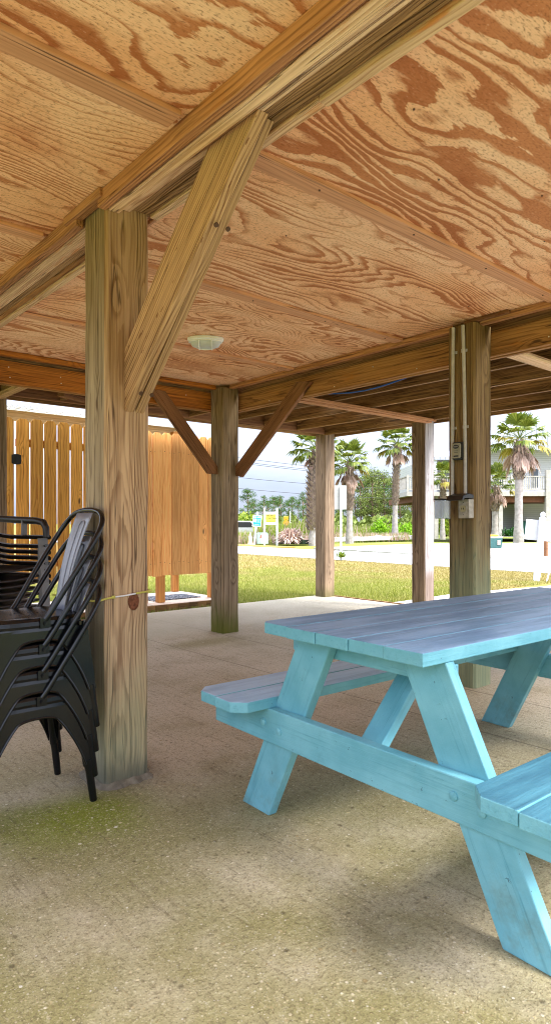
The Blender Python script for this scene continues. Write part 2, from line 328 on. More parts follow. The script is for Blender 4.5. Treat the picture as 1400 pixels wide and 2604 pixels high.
def mat_slab():
    g = NT('exposed_aggregate_concrete'); p = g.pos(); x, y, z = g.sep(p)
    big = g.noise(p, .75, 4, .6); mid = g.noise(p, 3.1, 5, .65)
    c = g.mix(g.step(big, .35, .65), srgb(212,196,170), srgb(192,176,146))
    c = g.mix(g.m('MULTIPLY', g.step(mid, .45, .75), .5), c, srgb(160,142,106))
    # greenish film, in patches of its own
    m1 = g.noise(g.vm('ADD', p, (4.3, 1.2, 0)), 1.0, 4, .6)
    near = g.m('SUBTRACT', 1, g.step(g.m('ADD', g.m('ADD', g.m('MULTIPLY', x, .65), g.m('MULTIPLY', y, .75)), g.m('MULTIPLY', big, .8)), -.3, 1.6))
    c = g.mix(g.m('MULTIPLY', g.m('MULTIPLY', g.step(m1, .33, .58), near), .82), c, srgb(134,126,64))
    def blob(bx, by, sx, sy, r, amt, colr, c):
        v = g.n('VectorMath', {0: g.comb(g.m('MULTIPLY', g.m('SUBTRACT', x, bx), sx), g.m('MULTIPLY', g.m('SUBTRACT', y, by), sy), 0)}, operation='LENGTH').outputs['Value']
        v = g.m('ADD', v, g.m('MULTIPLY', g.m('SUBTRACT', mid, .5), .3))
        return g.mix(g.m('MULTIPLY', g.m('SUBTRACT', 1, g.step(v, r*.15, r)), amt), c, colr)
    c = blob(-.16, -.16, 1, 1.3, .42, .9, srgb(128,136,4), c)
    c = blob(-.40, .0, 1, 1.2, .25, .7, srgb(112,118,12), c)
    c = blob(.5, -1.75, 1, 1, .45, .6, srgb(120,112,22), c)
    c = blob(2.1, 2.35, .8, 2, .5, .6, srgb(128,116,52), c)
    c = blob(.1, .1, 1, 1, .30, .5, srgb(110,104,92), c)
    # broom strokes along Y
    br = g.noise(g.comb(g.m('MULTIPLY', x, 46), g.m('MULTIPLY', y, 3.2), 0), 1, 4, .75)
    c = g.mix(g.m('MULTIPLY', g.step(br, .52, .72), .45), c, srgb(92,76,50))
    # fines
    s1 = g.noise(p, 120, 4, .85); s2 = g.noise(p, 46, 4, .8)
    c = g.mix(g.m('MULTIPLY', g.step(s1, .50, .66), .75), c, srgb(92,78,54))
    c = g.mix(g.m('MULTIPLY', g.m('SUBTRACT', 1, g.step(s1, .30, .46)), .45), c, srgb(206,190,152))
    c = g.mix(g.m('MULTIPLY', g.step(s2, .52, .66), .55), c, srgb(104,90,64))
    c = g.mix(g.m('MULTIPLY', g.m('SUBTRACT', 1, g.step(s2, .34, .46)), .35), c, srgb(214,200,168))
    hts = g.m('ADD', g.m('MULTIPLY', s1, 1.6), g.m('MULTIPLY', s2, 2.))
    den = g.noise(g.vm('ADD', p, (9, 3, 0)), 1.6, 3, .6)
    for sc_, thr, sz, amt in ((34, .965, .24, .8), (60, .90, .28, .7), (105, .78, .34, .5), (170, .62, .36, .4)):
        vd = g.voro(p, sc_); vc = g.voro(p, sc_, 'F1', 'Color'); cr_, cg_, cb_ = g.sep(vc)
        t = g.m('SUBTRACT', thr+.30, g.m('MULTIPLY', den, .62))
        on = g.m('MULTIPLY', g.m('GREATER_THAN', cr_, t), g.m('SUBTRACT', 1, g.step(vd, sz*.8, sz)))
        pc = g.ramp(cg_, [(0, srgb(150,128,86)), (.4, srgb(196,176,132)), (.8, srgb(222,206,172)), (1, srgb(236,228,214))])
        c = g.mix(g.m('MULTIPLY', on, amt), c, pc)
        hts = g.m('ADD', hts, g.m('MULTIPLY', on, .5))
    pit = g.voro(g.vm('ADD', p, (3, 7, 0)), 22); pcx = g.sep(g.voro(g.vm('ADD', p, (3, 7, 0)), 22, 'F1', 'Color'))[0]
    pm = g.m('MULTIPLY', g.m('GREATER_THAN', pcx, .8), g.m('SUBTRACT', 1, g.step(g.m('ADD', pit, g.m('MULTIPLY', s1, .25)), .16, .34)))
    c = g.mix(g.m('MULTIPLY', pm, .6), c, srgb(78,62,38))
    hts = g.m('SUBTRACT', hts, g.m('ADD', pm, g.m('MULTIPLY', br, .5)))
    for jx in (1.79, 2.46):
        jm = g.m('SUBTRACT', 1, g.step(g.m('ABSOLUTE', g.m('SUBTRACT', g.m('ADD', x, g.m('MULTIPLY', g.m('SUBTRACT', mid, .5), .02)), jx)), .002, .008))
        c = g.mix(g.m('MULTIPLY', jm, .5), c, srgb(84,70,52)); hts = g.m('SUBTRACT', hts, g.m('MULTIPLY', jm, 2))
    # lighter and greyer towards the outer margins
    e = g.m('ADD', g.m('MAXIMUM', g.m('SUBTRACT', y, 2.75), g.m('SUBTRACT', x, 2.9)), g.m('MULTIPLY', g.m('SUBTRACT', big, .5), .5))
    c = g.mix(g.m('MULTIPLY', g.step(e, -.1, .35), .55), c, srgb(196,186,162))
    g.bump(hts, .9, .006)
    return g.fin(c, .88, .2)
M_slab = mat_slab()

def mat_lawn():
    g = NT('lawn_soil'); p = g.pos(); x, y, z = g.sep(p)
    a = g.noise(p, .8, 4, .6); b = g.noise(p, 14, 4, .7)
    c = g.mix(g.step(b, .35, .7), srgb(96,104,40), srgb(132,130,58))
    far_ = g.m('ADD', g.m('DIVIDE', g.m('SUBTRACT', g.m('MAXIMUM', x, g.m('SUBTRACT', y, .5)), 5.6), 5), g.m('MULTIPLY', g.m('SUBTRACT', a, .5), 2.2))
    c = g.mix(g.m('MULTIPLY', g.step(far_, .2, .9), .8), c, srgb(140,116,66))
    g.bump(b, .6, .02)
    return g.fin(c, .95, .1)
M_lawn = mat_lawn()
def mat_blades():
    g = NT('grass_blades'); p = g.pos(); x, y, z = g.sep(p); rn = g.n('NewGeometry').outputs['Random Per Island']
    a = g.noise(p, .8, 4, .6)
    far_ = g.m('ADD', g.m('DIVIDE', g.m('SUBTRACT', g.m('MAXIMUM', x, g.m('SUBTRACT', y, .5)), 5.6), 5), g.m('MULTIPLY', g.m('SUBTRACT', a, .5), 2.2))
    grn = g.ramp(rn, [(0, srgb(98,112,34)), (.5, srgb(148,152,60)), (1, srgb(186,180,112))])
    dry = g.ramp(rn, [(0, srgb(132,120,62)), (.5, srgb(168,148,94)), (1, srgb(200,182,136))])
    c = g.mix(g.m('MULTIPLY', g.step(far_, .15, .95), .8), grn, dry)
    g.fin(c, .7, .2)
    tr = g.n('BsdfTranslucent', {0: c}); ms = g.n('MixShader', {0: .35})
    g.t.links.new(g.b.outputs[0], ms.inputs[1]); g.t.links.new(tr.outputs[0], ms.inputs[2]); g.t.links.new(ms.outputs[0], g.out.inputs[0])
    return g.mat
M_blade = mat_blades()
def mat_gravel(name, c1, c2, c3):
    g = NT(name); p = g.pos(); a = g.noise(p, 1.1, 4, .6); v = g.voro(p, 30, 'F1', 'Color')
    c = g.mix(g.sep(v)[0], c1, c2); c = g.mix(g.m('MULTIPLY', g.step(a, .5, .75), .5), c, c3)
    g.bump(g.voro(p, 30), .6, .01); return g.fin(c, .95, .1)
M_gravel = mat_gravel('white_shell_gravel', srgb(128,122,114), srgb(186,181,175), srgb(134,122,100))
M_road = mat_gravel('pale_road_surface', srgb(146,143,141), srgb(168,165,163), srgb(130,126,120))
M_field = mat_gravel('rough_field', srgb(100,112,44), srgb(138,140,66), srgb(150,128,88))

def mat_paint(name, worn, sheen=.35):
    """turquoise house paint over sawn pine; `worn` = colour of the upper side (faded and scuffed, darker teal on one bench) or None"""
    g = NT(name); x, y, z = g.sep(g.co('Object')); rn = g.rnd()
    st = g.noise(g.comb(g.m('MULTIPLY', g.m('ADD', x, g.m('MULTIPLY', rn, 30)), 3), g.m('MULTIPLY', y, 70), g.m('MULTIPLY', z, 70)), 1, 4, .7)
    big = g.noise(g.co('Object'), 4.5, 4, .6)
    c = g.mix(g.step(big, .3, .7), srgb(98,164,180), srgb(124,186,200))
    c = g.mix(g.m('MULTIPLY', g.step(st, .52, .74), .50), c, srgb(66,134,152))
    ch = g.noise(g.co('Object'), 34, 5, .75)
    c = g.mix(g.m('MULTIPLY', g.step(ch, .665, .68), .75), c, srgb(58,96,110))
    drt = g.noise(g.pos(), 6, 5, .7); wz = g.sep(g.pos())[2]
    c = g.mix(g.m('MULTIPLY', g.m('MULTIPLY', g.step(drt, .45, .7), g.m('SUBTRACT', 1, g.step(wz, .02, .30))), .6), c, srgb(104,116,96))
    c = g.mix(g.m('MULTIPLY', g.step(drt, .60, .72), .18), c, srgb(70,110,118))
    nd = g.voro(g.co('Object'), 30); nc = g.sep(g.voro(g.co('Object'), 30, 'F1', 'Color'))[0]
    c = g.mix(g.m('MULTIPLY', g.m('GREATER_THAN', nc, .93), g.m('SUBTRACT', 1, g.step(nd, .04, .09))), c, srgb(50,92,104))
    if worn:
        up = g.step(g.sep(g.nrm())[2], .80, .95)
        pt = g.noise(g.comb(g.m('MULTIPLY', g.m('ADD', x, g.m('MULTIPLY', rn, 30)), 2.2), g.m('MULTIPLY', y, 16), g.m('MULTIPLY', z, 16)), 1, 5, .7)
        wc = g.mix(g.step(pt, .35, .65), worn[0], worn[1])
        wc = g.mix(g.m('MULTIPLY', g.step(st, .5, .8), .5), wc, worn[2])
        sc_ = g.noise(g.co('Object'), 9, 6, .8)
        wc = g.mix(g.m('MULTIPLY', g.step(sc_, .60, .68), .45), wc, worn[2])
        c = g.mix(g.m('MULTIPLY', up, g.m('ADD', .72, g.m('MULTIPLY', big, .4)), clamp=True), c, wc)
    g.bump(g.m('ADD', st, g.m('MULTIPLY', ch, .6)), .7, .003)
    return g.fin(c, sheen+.1, .4)
M_paint = mat_paint('turquoise_paint', None)
M_ptop = mat_paint('faded_tabletop_paint', (srgb(100,134,172), srgb(138,170,206), srgb(66,90,120)))
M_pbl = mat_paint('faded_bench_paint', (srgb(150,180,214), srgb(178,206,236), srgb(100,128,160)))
M_pbr = mat_paint('teal_bench_paint', (srgb(52,98,120), srgb(72,124,144), srgb(34,70,88)))  # upper side a darker teal than the edges

def mat_blackmetal():
    g = NT('black_painted_steel'); nz = g.noise(g.co('Object'), 40, 4, .7); s = g.noise(g.co('Object'), 7, 5, .75)
    c = g.mix(g.m('MULTIPLY', g.step(s, .66, .70), .45), (.0035, .004, .006, 1), (.06, .058, .06, 1))
    g.bump(nz, .12, .001); return g.fin(c, g.m('ADD', .12, g.m('MULTIPLY', s, .2)), .42)
M_blk = mat_blackmetal()
M_splat = plain('sky_sheen_black_steel', (.24, .25, .31, 1), .32, 0, .6, .08)  # black chair splat; the sky's reflection is painted in as a lighter base colour
M_holes = plain('drain_hole_dark', (.002, .002, .002, 1), .9)
M_resin = plain('dark_brown_resin', (.012, .0085, .0085, 1), .42, 0, .5, .2, 30)
M_resing = plain('grey_resin', (.17, .17, .18, 1), .5, 0, .4, .1)
M_bolt = plain('bolt_steel', (.35, .33, .30, 1), .4, .8)
M_nail = plain('galvanised_nail', (.75, .74, .70, 1), .4, .3)
M_rustn = plain('rusty_bolt', (.10, .05, .03, 1), .8)
M_black = plain('black_iron', (.012, .012, .012, 1), .5)
M_yel = plain('yellow_cord', srgb(196,186,92), .8)
M_whitecord = plain('white_cord', srgb(225,225,230), .6)
M_pvc = plain('grey_conduit', srgb(186,184,186), .45, 0, .4, .12, 20)
M_boxg = plain('weathered_box_metal', srgb(168,160,148), .5, .2, .4, .25, 30)
M_white = plain('white_paint', (.62, .62, .64, 1), .45, 0, .4, .04)
M_offw = plain('white_plastic', (.86, .88, .92, 1), .35, 0, .5, .03)
M_blktop = plain('black_plastic', (.015, .014, .014, 1), .35)
M_teal = plain('teal_plastic', srgb(52,92,90), .5)
M_orange = plain('orange_plastic', srgb(240,150,20), .5)
M_cone = plain('faded_cone_plastic', srgb(236,170,146), .6)
M_cover = None
def mat_clear():
    g = NT('clear_cover_plastic'); g.b.inputs['Transmission Weight'].default_value = .88; g.b.inputs['IOR'].default_value = 1.2
    return g.fin((.80, .84, .92, 1), .18, .5)
M_cover = mat_clear()
def mat_diff():
    g = NT('frosted_glass'); g.b.inputs['Transmission Weight'].default_value = .3; return g.fin((.80, .84, .92, 1), .35, .5)
M_diff = mat_diff()
def mat_roofpanel():
    g = NT('translucent_roofing'); g.b.inputs['Transmission Weight'].default_value = .8; g.b.inputs['IOR'].default_value = 1.05
    return g.fin((.9, .92, .96, 1), .4, .4)
M_mat = None
def mat_doormat():
    g = NT('patterned_doormat'); x, y, z = g.sep(g.co('Object'))
    v = g.voro(g.comb(x, y, 0), 22, 'DISTANCE_TO_EDGE'); return g.fin(g.mix(g.step(v, .03, .12), srgb(150,150,152), srgb(44,46,50)), .9, .1)
M_mat = mat_doormat()
M_roofp = mat_roofpanel()

# ------------------------------------------------------------------ ground, road, slab
def ground():
    b = MB(); N = 60
    def fn(u, v):
        X = -220 + 520*u; Y = -220+520*v
        d = (Vector((X, Y, 0))-CAM).dot(FW)
        z = -.07 - .40*max(0, min(1, (d-36)/8)) + (0.05*mnoise.noise(Vector((X*.2, Y*.2, 0))) if d > 50 else 0)
        return (X, Y, z)
    b.grid(fn, 130, 130)
    o = b.build('ground', M_field, fixn=False); tag(o, kind='structure')
ground()
b = MB(); b.box(-14, 12.05, 4.2, 60, -.3, -.035); b.box(-14, 12.05, -30, 4.2, -.3, -.037)
tag(b.build('lawn', M_lawn), kind='structure')
b = MB()
b.prism([(5.56, 3.12), (5.56, -14), (12.0, -14), (12.0, 2.75), (9.2, 2.85), (7.5, 3.2)], 'z', -.2, -.012)
tag(b.build('gravel_drive', M_gravel), kind='structure')
b = MB(); b.box(12.0, 16.0, -60, 90, -.2, -.006)
tag(b.build('road', M_road), kind='structure')
b = MB(); b.box(-5, 5.53, -4.6, 4.32, -.14, 0)
tag(b.build('floor', M_slab, bevel=.01), kind='structure')
b = MB(); b.box(5.535, 5.56, -4.6, 4.32, -.1, .012)
tag(b.build('floor_edging', T_joist), kind='structure')
# verge beyond the road and the sandy yard of the house across
b = MB(); b.prism([(16.0, 3.6), (17.3, 3.6), (17.3, -14), (16.0, -14)], 'z', -.2, .012)
b.prism([(16.0, 60), (16.0, 17.5), (17.1, 17.5), (17.1, 60)], 'z', -.2, .012)
tag(b.build('verge', M_lawn), kind='structure')
b = MB(); b.prism([(17.3, -30), (44, -40), (40, 8), (24, 16.5), (17.2, 16.5), (16.05, 9)], 'z', -.2, -.002)
tag(b.build('sandy_yard', M_gravel), kind='structure')

# ------------------------------------------------------------------ elevated house we stand under
H = thing('stilt_house', 'timber house on posts with plywood ceiling over the open concrete floor, seen from beneath', 'house', (0, 0, 0))
ZC = 2.405   # underside of the plywood
def post(x, y, top, mat, wd=.2, label=None, z0=0, face=None):
    b = MB(); hw = wd/2; n = 12
    rr = random.Random(int(x*100+y*10)); ch = .012
    prof = [(-hw+ch, -hw), (hw-ch, -hw), (hw, -hw+ch), (hw, hw-ch), (hw-ch, hw), (-hw+ch, hw), (-hw, hw-ch), (-hw, -hw+ch)]
    L_ = top-z0; i0 = 0
    for k in range(n+1):
        t = k/n
        for px_, py_ in prof:
            j = .0025
            b.v.append((-L_/2+L_*t, px_+rr.uniform(-j, j), py_+rr.uniform(-j, j)))
    for k in range(n):
        for q in range(8):
            a = k*8+q; c = k*8+(q+1) % 8; b.f.append((a, c, c+8, a+8)); b.mi.append(1 if face and q == face[0] else 0)
    b.f.append(tuple(range(8))); b.f.append(tuple(n*8+q for q in range(8))); b.mi += [0, 0]
    M = Matrix.Translation((x+hw, y+hw, z0+L_/2)) @ Matrix(((0, 0, 1), (0, 1, 0), (-1, 0, 0))).transposed().to_4x4()
    M = Matrix.Translation((x+hw, y+hw, z0+L_/2)) @ Matrix.Rotation(-math.pi/2, 4, 'Y')
    o = b.build('support_post', [mat]+([face[1]] if face else []), H, M=M)
    if label: o['label'] = label
    return o
P1 = post(0, 0, ZC-.02, T_post, .2, 'weathered near post the chairs are tied to', face=(4, T_postside))
P2 = post(2.48, 2.60, ZC-.03, T_postg, .2, 'mossy-footed post with a brace on each side')
P3 = post(2.51, -.11, ZC-.03, T_postu, .2, 'green-stained post carrying two grey conduits')
P4 = post(5.34, 4.06, 2.50, T_posto, .2, 'grey outer post at the slab corner')
P5 = post(5.34, 2.35, 2.50, T_posto, .2, 'outer post half brown and half bleached', face=(6, T_bleach))
P6 = post(.75, 4.05, 2.31, T_posto, .2)
for x, y in ((0, 2.6), (0, -2.72), (2.51, -2.72), (5.34, -.11)): post(x, y, ZC-.03, T_posto)
# plywood ceiling: sheets between the joint lines
YB = [-2.94, -1.78, -.62, .54, 1.70, 2.79]
rndp = random.Random(3)
for k in range(5):
    for (x0, x1) in ((-2.40, -.02), (.235, 2.70)):
        b = MB(); y0, y1 = YB[k]+.001, YB[k+1]-.001
        cx, cy = (x0+x1)/2, (y0+y1)/2
        b.box(x0-cx, x1-cx, y0-cy, y1-cy, 0, .012)
        b.build('ceiling_panel', M_plys[(0, 0, 1, 2, 1)[k]], H, loc=(cx, cy, ZC))
# upper shell of the house above the ceiling (keeps the daylight out of it)
b = MB(); b.box(-2.45, 2.75, -2.98, 2.84, ZC+.30, ZC+2.9)
b.build('wall', M_white, H)
b = MB(); b.prism([(-2.9, ZC+2.9), (3.15, ZC+2.9), (.12, ZC+4.4)], 'y', -3.4, 3.1)
b.build('roof', M_boxg, H)
b = MB(); b.box(-2.45, 2.70, -2.98, 2.79, ZC+.02, ZC+.295)
b.build('floor_deck', T_joist, H)
# battens over the joints
for k in (1, 2, 3, 4):
    y = YB[k]+rndp.uniform(-.006, .006)
    member('batten', (-2.38, y, ZC-.010), (-.06, y, ZC-.010), .085, .019, T_batten, H, .002)
    member('batten', (.262, y+.004, ZC-.010), (2.555, y+.004, ZC-.010), .085, .019, T_batten, H, .002)
# main beam over the near post (along Y): built-up, stepped boards
def beamrun(y0, y1, seed, darker):
    r = random.Random(seed)
    a, c = (y0, y1)
    member('beam', (.012-.03, a, ZC-.033), (.012-.03, c, ZC-.033), .036, .064, T_brown, H)          # cleat
    member('beam', (.035, a, ZC-.030+.03), (.035, c, ZC-.030+.03), .046, .12, T_pale, H)
    member('beam', (.084, a, ZC+.004), (.084, c, ZC+.004), .048, .085, T_pale, H)
    member('beam', (.136, a, ZC+.026), (.136, c, ZC+.026), .050, .10, T_dark, H)
    member('beam', (.180, a, ZC+.030), (.180, c, ZC+.030), .034, .11, T_dark if not darker else T_beam, H)
member_y = None
beamrun(-2.94, -.002, 1, False); beamrun(.202, 2.68, 2, True)
member('trim_board', (.222, -2.94, ZC-.020), (.222, -1.02, ZC-.020), .040, .042, T_cream, H)
member('trim_board', (.222, -1.016, ZC-.017), (.222, -.003, ZC-.017), .040, .036, T_pale, H)
member('trim_board', (.222, .203, ZC-.017), (.222, 2.60, ZC-.017), .040, .036, T_pale, H)
member('trim_board', (.251, -2.94, ZC-.009), (.251, 2.60, ZC-.009), .017, .016, T_batten, H)
# short block and cleat where the post meets the ceiling
member('block', (-.028, -.05, ZC-.019), (-.028, .30, ZC-.019), .045, .036, T_brown, H)
member('block', (-.01, .10, ZC-.012), (.21, .10, ZC-.012), .21, .02, T_dark, H)
# rim beam toward the porch, bolted to the outer faces of the posts (runs along Y)
member('beam', (2.735, -2.75, 2.268), (2.735, 2.79, 2.268), .040, .170, T_beam, H)
member('beam', (2.776, -2.75, 2.262), (2.776, 2.79, 2.262), .038, .170, T_beam, H)
member('beam', (2.76, -2.75, 2.400), (2.76, 2.79, 2.400), .06, .09, T_joist, H)
for (a, c) in ((-2.72, -.112), (.092, 2.598)):
    member('trim_board', (2.585, a, ZC-.022), (2.585, c, ZC-.022), .044, .040, T_brown, H)
    member('trim_board', (2.635, a, ZC-.012), (2.635, c, ZC-.012), .05, .018, T_dark, H)
member('block', (2.545, -.33, ZC-.012), (2.545, -.02, ZC-.012), .034, .022, T_braced, H)
# far beam on the outer faces (runs along X)
member('beam', (-2.4, 2.825, 2.262), (2.71, 2.825, 2.262), .040, .175, T_orange, H)
member('beam', (-2.4, 2.866, 2.256), (2.71, 2.866, 2.256), .038, .175, T_beam, H)
member('beam', (-2.4, 2.85, 2.400), (2.71, 2.85, 2.400), .06, .09, T_joist, H)
for (a, c) in ((-2.4, .0), (.2, 2.478)):
    member('trim_board', (a, 2.72, ZC-.022), (c, 2.72, ZC-.022), .04, .040, T_orange, H)
    member('trim_board', (a, 2.765, ZC-.012), (c, 2.765, ZC-.012), .05, .018, T_dark, H)
# blue cable sag under the rim beam
# porch / walkway floor around two sides: joists, headers, deck boards
for x in (3.05, 3.62, 4.20, 4.78):
    member('joist', (x, -2.6, 2.42), (x, 4.02, 2.42), .040, .20, T_joist, H)
member('joist', (5.32, -2.7, 2.40), (5.32, 4.04, 2.40), .038, .20, T_joist, H)
member('joist', (5.56, -2.7, 2.40), (5.56, 4.24, 2.40), .038, .20, T_joist, H)
for x in (-2.0, -1.42, -.84, -.26, .32, .90, 1.48, 2.06):
    member('joist', (x, 2.89, 2.42), (x, 4.02, 2.42), .040, .20, T_joist, H)
member('joist', (-2.4, 4.04, 2.395), (5.30, 4.04, 2.395), .038, .17, T_braced, H)
member('joist', (-2.4, 4.26, 2.395), (5.58, 4.26, 2.395), .038, .17, T_joist, H)
b = MB()
y = 2.89
while y < 4.3:
    b.box(-2.4, 5.6, y, y+.137, 2.523, 2.555); y += .141
b.build('deck_floor', T_deckpl, H)
b = MB(); y = -2.7
while y < 2.74:
    b.box(2.80, 5.6, y, y+.137, 2.523, 2.555); y += .141
b.build('deck_floor', T_deckpl, H)
# thin boards nailed across the joists
member('cross_board', (2.80, 2.30, 2.295), (5.36, 2.30, 2.295), .085, .038, T_brown, H)
member('cross_board', (2.80, 2.21, 2.30), (5.36, 2.21, 2.30), .03, .03, T_brown, H)
member('cross_board', (2.80, -.02, 2.295), (5.34, -.02, 2.295), .12, .035, T_pale, H)
member('cross_board', (2.80, -.52, 2.295), (5.34, -.52, 2.295), .10, .035, T_pale, H)
member('cross_board', (.86, 2.89, 2.285), (.86, 4.10, 2.285), .085, .038, T_brace, H)
member('knee_brace', (1.85, 3.99, 2.30), (2.35, 3.5, 2.30), .085, .038, T_braced, H)
member('knee_brace', (1.3, 3.6, 2.30), (1.9, 3.9, 2.30), .085, .038, T_braced, H)
# knee braces
def brace(b0, b1, name='knee_brace', **k): return member(name, b0, b1, k['w'], k['d'], k['m'], H, .004, k['side'], k.get('cuts', (0, 0)))
def plumb_brace(x0, x1, ya, za, yb, zb, dep, mat):
    """board in the YZ plane, plumb cut at the post (ya), level cut under the beam (zb). (ya,za) low point, (yb,zb) far tip of the lower edge"""
    dy, dz = yb-ya, zb-za; Ln = math.hypot(dy, dz); vert = dep*Ln/abs(dy); horiz = dep*Ln/abs(dz)
    poly = [(0, 0), (Ln, 0)]
    # work in board coordinates: s along lower edge, t up-left
    ex = Vector((0, dy, dz))/Ln; s_ = Vector((0, 0, 1)); et = (s_-ex*s_.dot(ex)).normalized()
    up = Vector((0, 0, vert)); s1, t1 = up.dot(ex), up.dot(et)
    hz = Vector((0, -horiz*(1 if dy > 0 else -1), 0)); s2, t2 = hz.dot(ex), hz.dot(et)
    M = Matrix.Translation(((x0+x1)/2, ya, za)) @ Matrix((ex, et.cross(ex), et)).transposed().to_4x4()
    b = MB(); w_ = abs(x1-x0)/2
    b.prism([(0, 0), (Ln, 0), (Ln+s2, t2), (s1, t1)], 'y', -w_, w_)
    return b.build('knee_brace', mat, H, M=M, bevel=.003)
k1 = plumb_brace(.084, .127, -.001, 1.537, -.875, 2.366, .188, T_brace)
k2 = plumb_brace(.135, .174, -.001, 1.537, -.845, 2.376, .186, T_brace)
k1['label'] = 'thick double brace bolted to the near post'
def side_brace(p_low, p_top, w_, d_, mat, side, c=(0, 0)):
    return member('knee_brace', p_low, p_top, w_, d_, mat, H, .003, side, c)
side_brace((2.462, 2.70, 1.54), (1.86, 2.778, 2.29), .038, .125, T_braced, (0, 0, 1), (-.055, .055))
side_brace((2.655, 2.605, 1.53), (2.692, 1.68, 2.30), .038, .135, T_braced, (0, 0, 1), (-.05, .06))
# nails and bolts
def nails(pts, axis, r=.004, mat=None, parent=H, name='nail'):
    ax = Vector(axis)
    for p in pts:
        b = MB(); b.tube([-ax*.002, ax*.003], r, 7); b.build(name, mat or M_nail, parent, loc=p)
nails([(.55, 2.805, 2.30), (.56, 2.805, 2.22), (.97, 2.805, 2.28), (.975, 2.805, 2.23), (1.26, 2.805, 2.21), (1.8, 2.805, 2.23), (2.2, 2.805, 2.29)], (0, -1, 0), .0045)
nails([(2.715, .5+.42*k, 2.21+.09*(k % 2)) for k in range(5)] + [(2.715, -.5-.4*k, 2.23+.06*(k % 2)) for k in range(5)], (-1, 0, 0), .0045)
nails([(.105, -.62, 2.10), (.155, -.62, 2.10), (.105, -.10, 1.60), (.155, -.10, 1.60)], Vector((0, -.69, -.72)), .009, M_rustn, H, 'bolt')
nails([(.6+.6*k, y_, ZC-.021) for y_ in (-.62, .54, 1.70) for k in range(4)] + [(.3+.5*k, -.2-.0*k, ZC) for k in range(5)] + [(.5+.42*k, -1.15+.2*(k % 2), ZC) for k in range(5)], (0, 0, -1), .004, M_rustn)
b = MB(); rk = random.Random(8)
loft_r = [[((.027*q+rk.uniform(-.0015, .0015))*math.cos(2*math.pi*k/18), dz_, (.034*q+rk.uniform(-.002, .002))*math.sin(2*math.pi*k/18)-.006*q*max(0, -math.sin(2*math.pi*k/18))) for k in range(18)] for q, dz_ in ((1., .0005), (.85, -.0022), (.55, -.0012), (.2, -.0030))]
for r0, r1 in zip(loft_r, loft_r[1:]):
    for k in range(18): b.face([r0[k], r0[(k+1) % 18], r1[(k+1) % 18], r1[k]])
b.face(loft_r[-1])
b.build('knot', plain('dark_knot_wood', srgb(116,70,48), .75, 0, .2, .45, 60, .5), H, loc=(.127, -.0005, .752))
# weathered mortar skirt at the foot of the near post
b = MB(); rr = random.Random(5)
ring = []
for k in range(28):
    th = 2*math.pi*k/28; c_, s_ = math.cos(th), math.sin(th); q = .104/max(abs(c_), abs(s_))
    ring.append((c_, s_, q, rr.uniform(.008, .016)))
for k in range(28):
    c0, s0, q0, e0 = ring[k]; c1, s1, q1, e1 = ring[(k+1) % 28]
    h0, h1 = .010+e0*.8, .010+e1*.8
    b.face([(c0*(q0+e0*2.6), s0*(q0+e0*2.6), .001), (c1*(q1+e1*2.6), s1*(q1+e1*2.6), .001), (c1*q1, s1*q1, h1), (c0*q0, s0*q0, h0)])
b.build('post_footing', plain('old_mortar', srgb(122,114,100), .9, 0, .1, .3, 30, .5), H, loc=(.1, .1, 0), smooth=True)

# blue-white hanging cable
cb = MB(); cb.tube([(2.86, 1.55-.28*k/6*3, 2.20-.035*math.sin(math.pi*k/6)) for k in range(7)], .006, 6)
tag(cb.build('hanging_cable', plain('blue_cable', srgb(30,90,190), .5), smooth=True), 'thin blue cable sagging just below the rim beam of the porch', 'cable')

# ------------------------------------------------------------------ ceiling light, pipe stub
cl = thing('ceiling_light', 'white oval bulkhead lamp with a guard on the plywood ceiling', 'lamp', (1.47, 1.42, ZC), -R(38))
def ell(b, a_, c_, z, n=28): return [(a_*math.cos(2*math.pi*k/n), c_*math.sin(2*math.pi*k/n), z) for k in range(n)]
def loft(b, rings, capb=True):
    n = len(rings[0]); i = len(b.v)
    for r_ in rings: b.v += [tuple(p) for p in r_]
    for q in range(len(rings)-1):
        for k in range(n):
            a = i+q*n+k; c = i+q*n+(k+1) % n; b.f.append((a, c, c+n, a+n)); b.mi.append(0)
    if capb:
        b.f.append(tuple(range(i, i+n))); b.f.append(tuple(range(i+(len(rings)-1)*n, i+len(rings)*n))); b.mi += [0, 0]
b = MB(); loft(b, [ell(b, .118, .066, 0), ell(b, .130, .078, -.004), ell(b, .130, .078, -.020), ell(b, .120, .068, -.028)])
b.build('base', M_offw, cl, smooth=True)
b = MB(); loft(b, [ell(b, .112, .060, -.026), ell(b, .108, .057, -.045), ell(b, .094, .047, -.066), ell(b, .060, .026, -.078), ell(b, .02, .008, -.081)])
b.build('diffuser', M_diff, cl, smooth=True)
b = MB(); b.tube([(.1*math.cos(t), 0, -.030-.056*math.sin(t)) for t in [math.pi*k/14 for k in range(15)]], .0045, 6)
for q in (-.045, .045): b.tube([(q, .062*math.cos(t), -.030-.054*math.sin(t)) for t in [math.pi*k/12 for k in range(13)]], .0045, 6)
loft(b, [ell(b, .120, .068, -.024), ell(b, .122, .070, -.034), ell(b, .112, .060, -.036), ell(b, .112, .060, -.024)], False)
b.build('guard', M_offw, cl, smooth=True)
b = MB(); b.tube([(0, 0, 0), (0, 0, -.03), (.02, .0, -.04), (.05, 0, -.042)], .012, 10)
tag(b.build('pipe_stub', plain('teal_pipe', srgb(60,120,112), .5), loc=(1.02, 1.32, ZC), smooth=True), 'small teal pipe end poking out of the ceiling beside the white lamp', 'pipe')

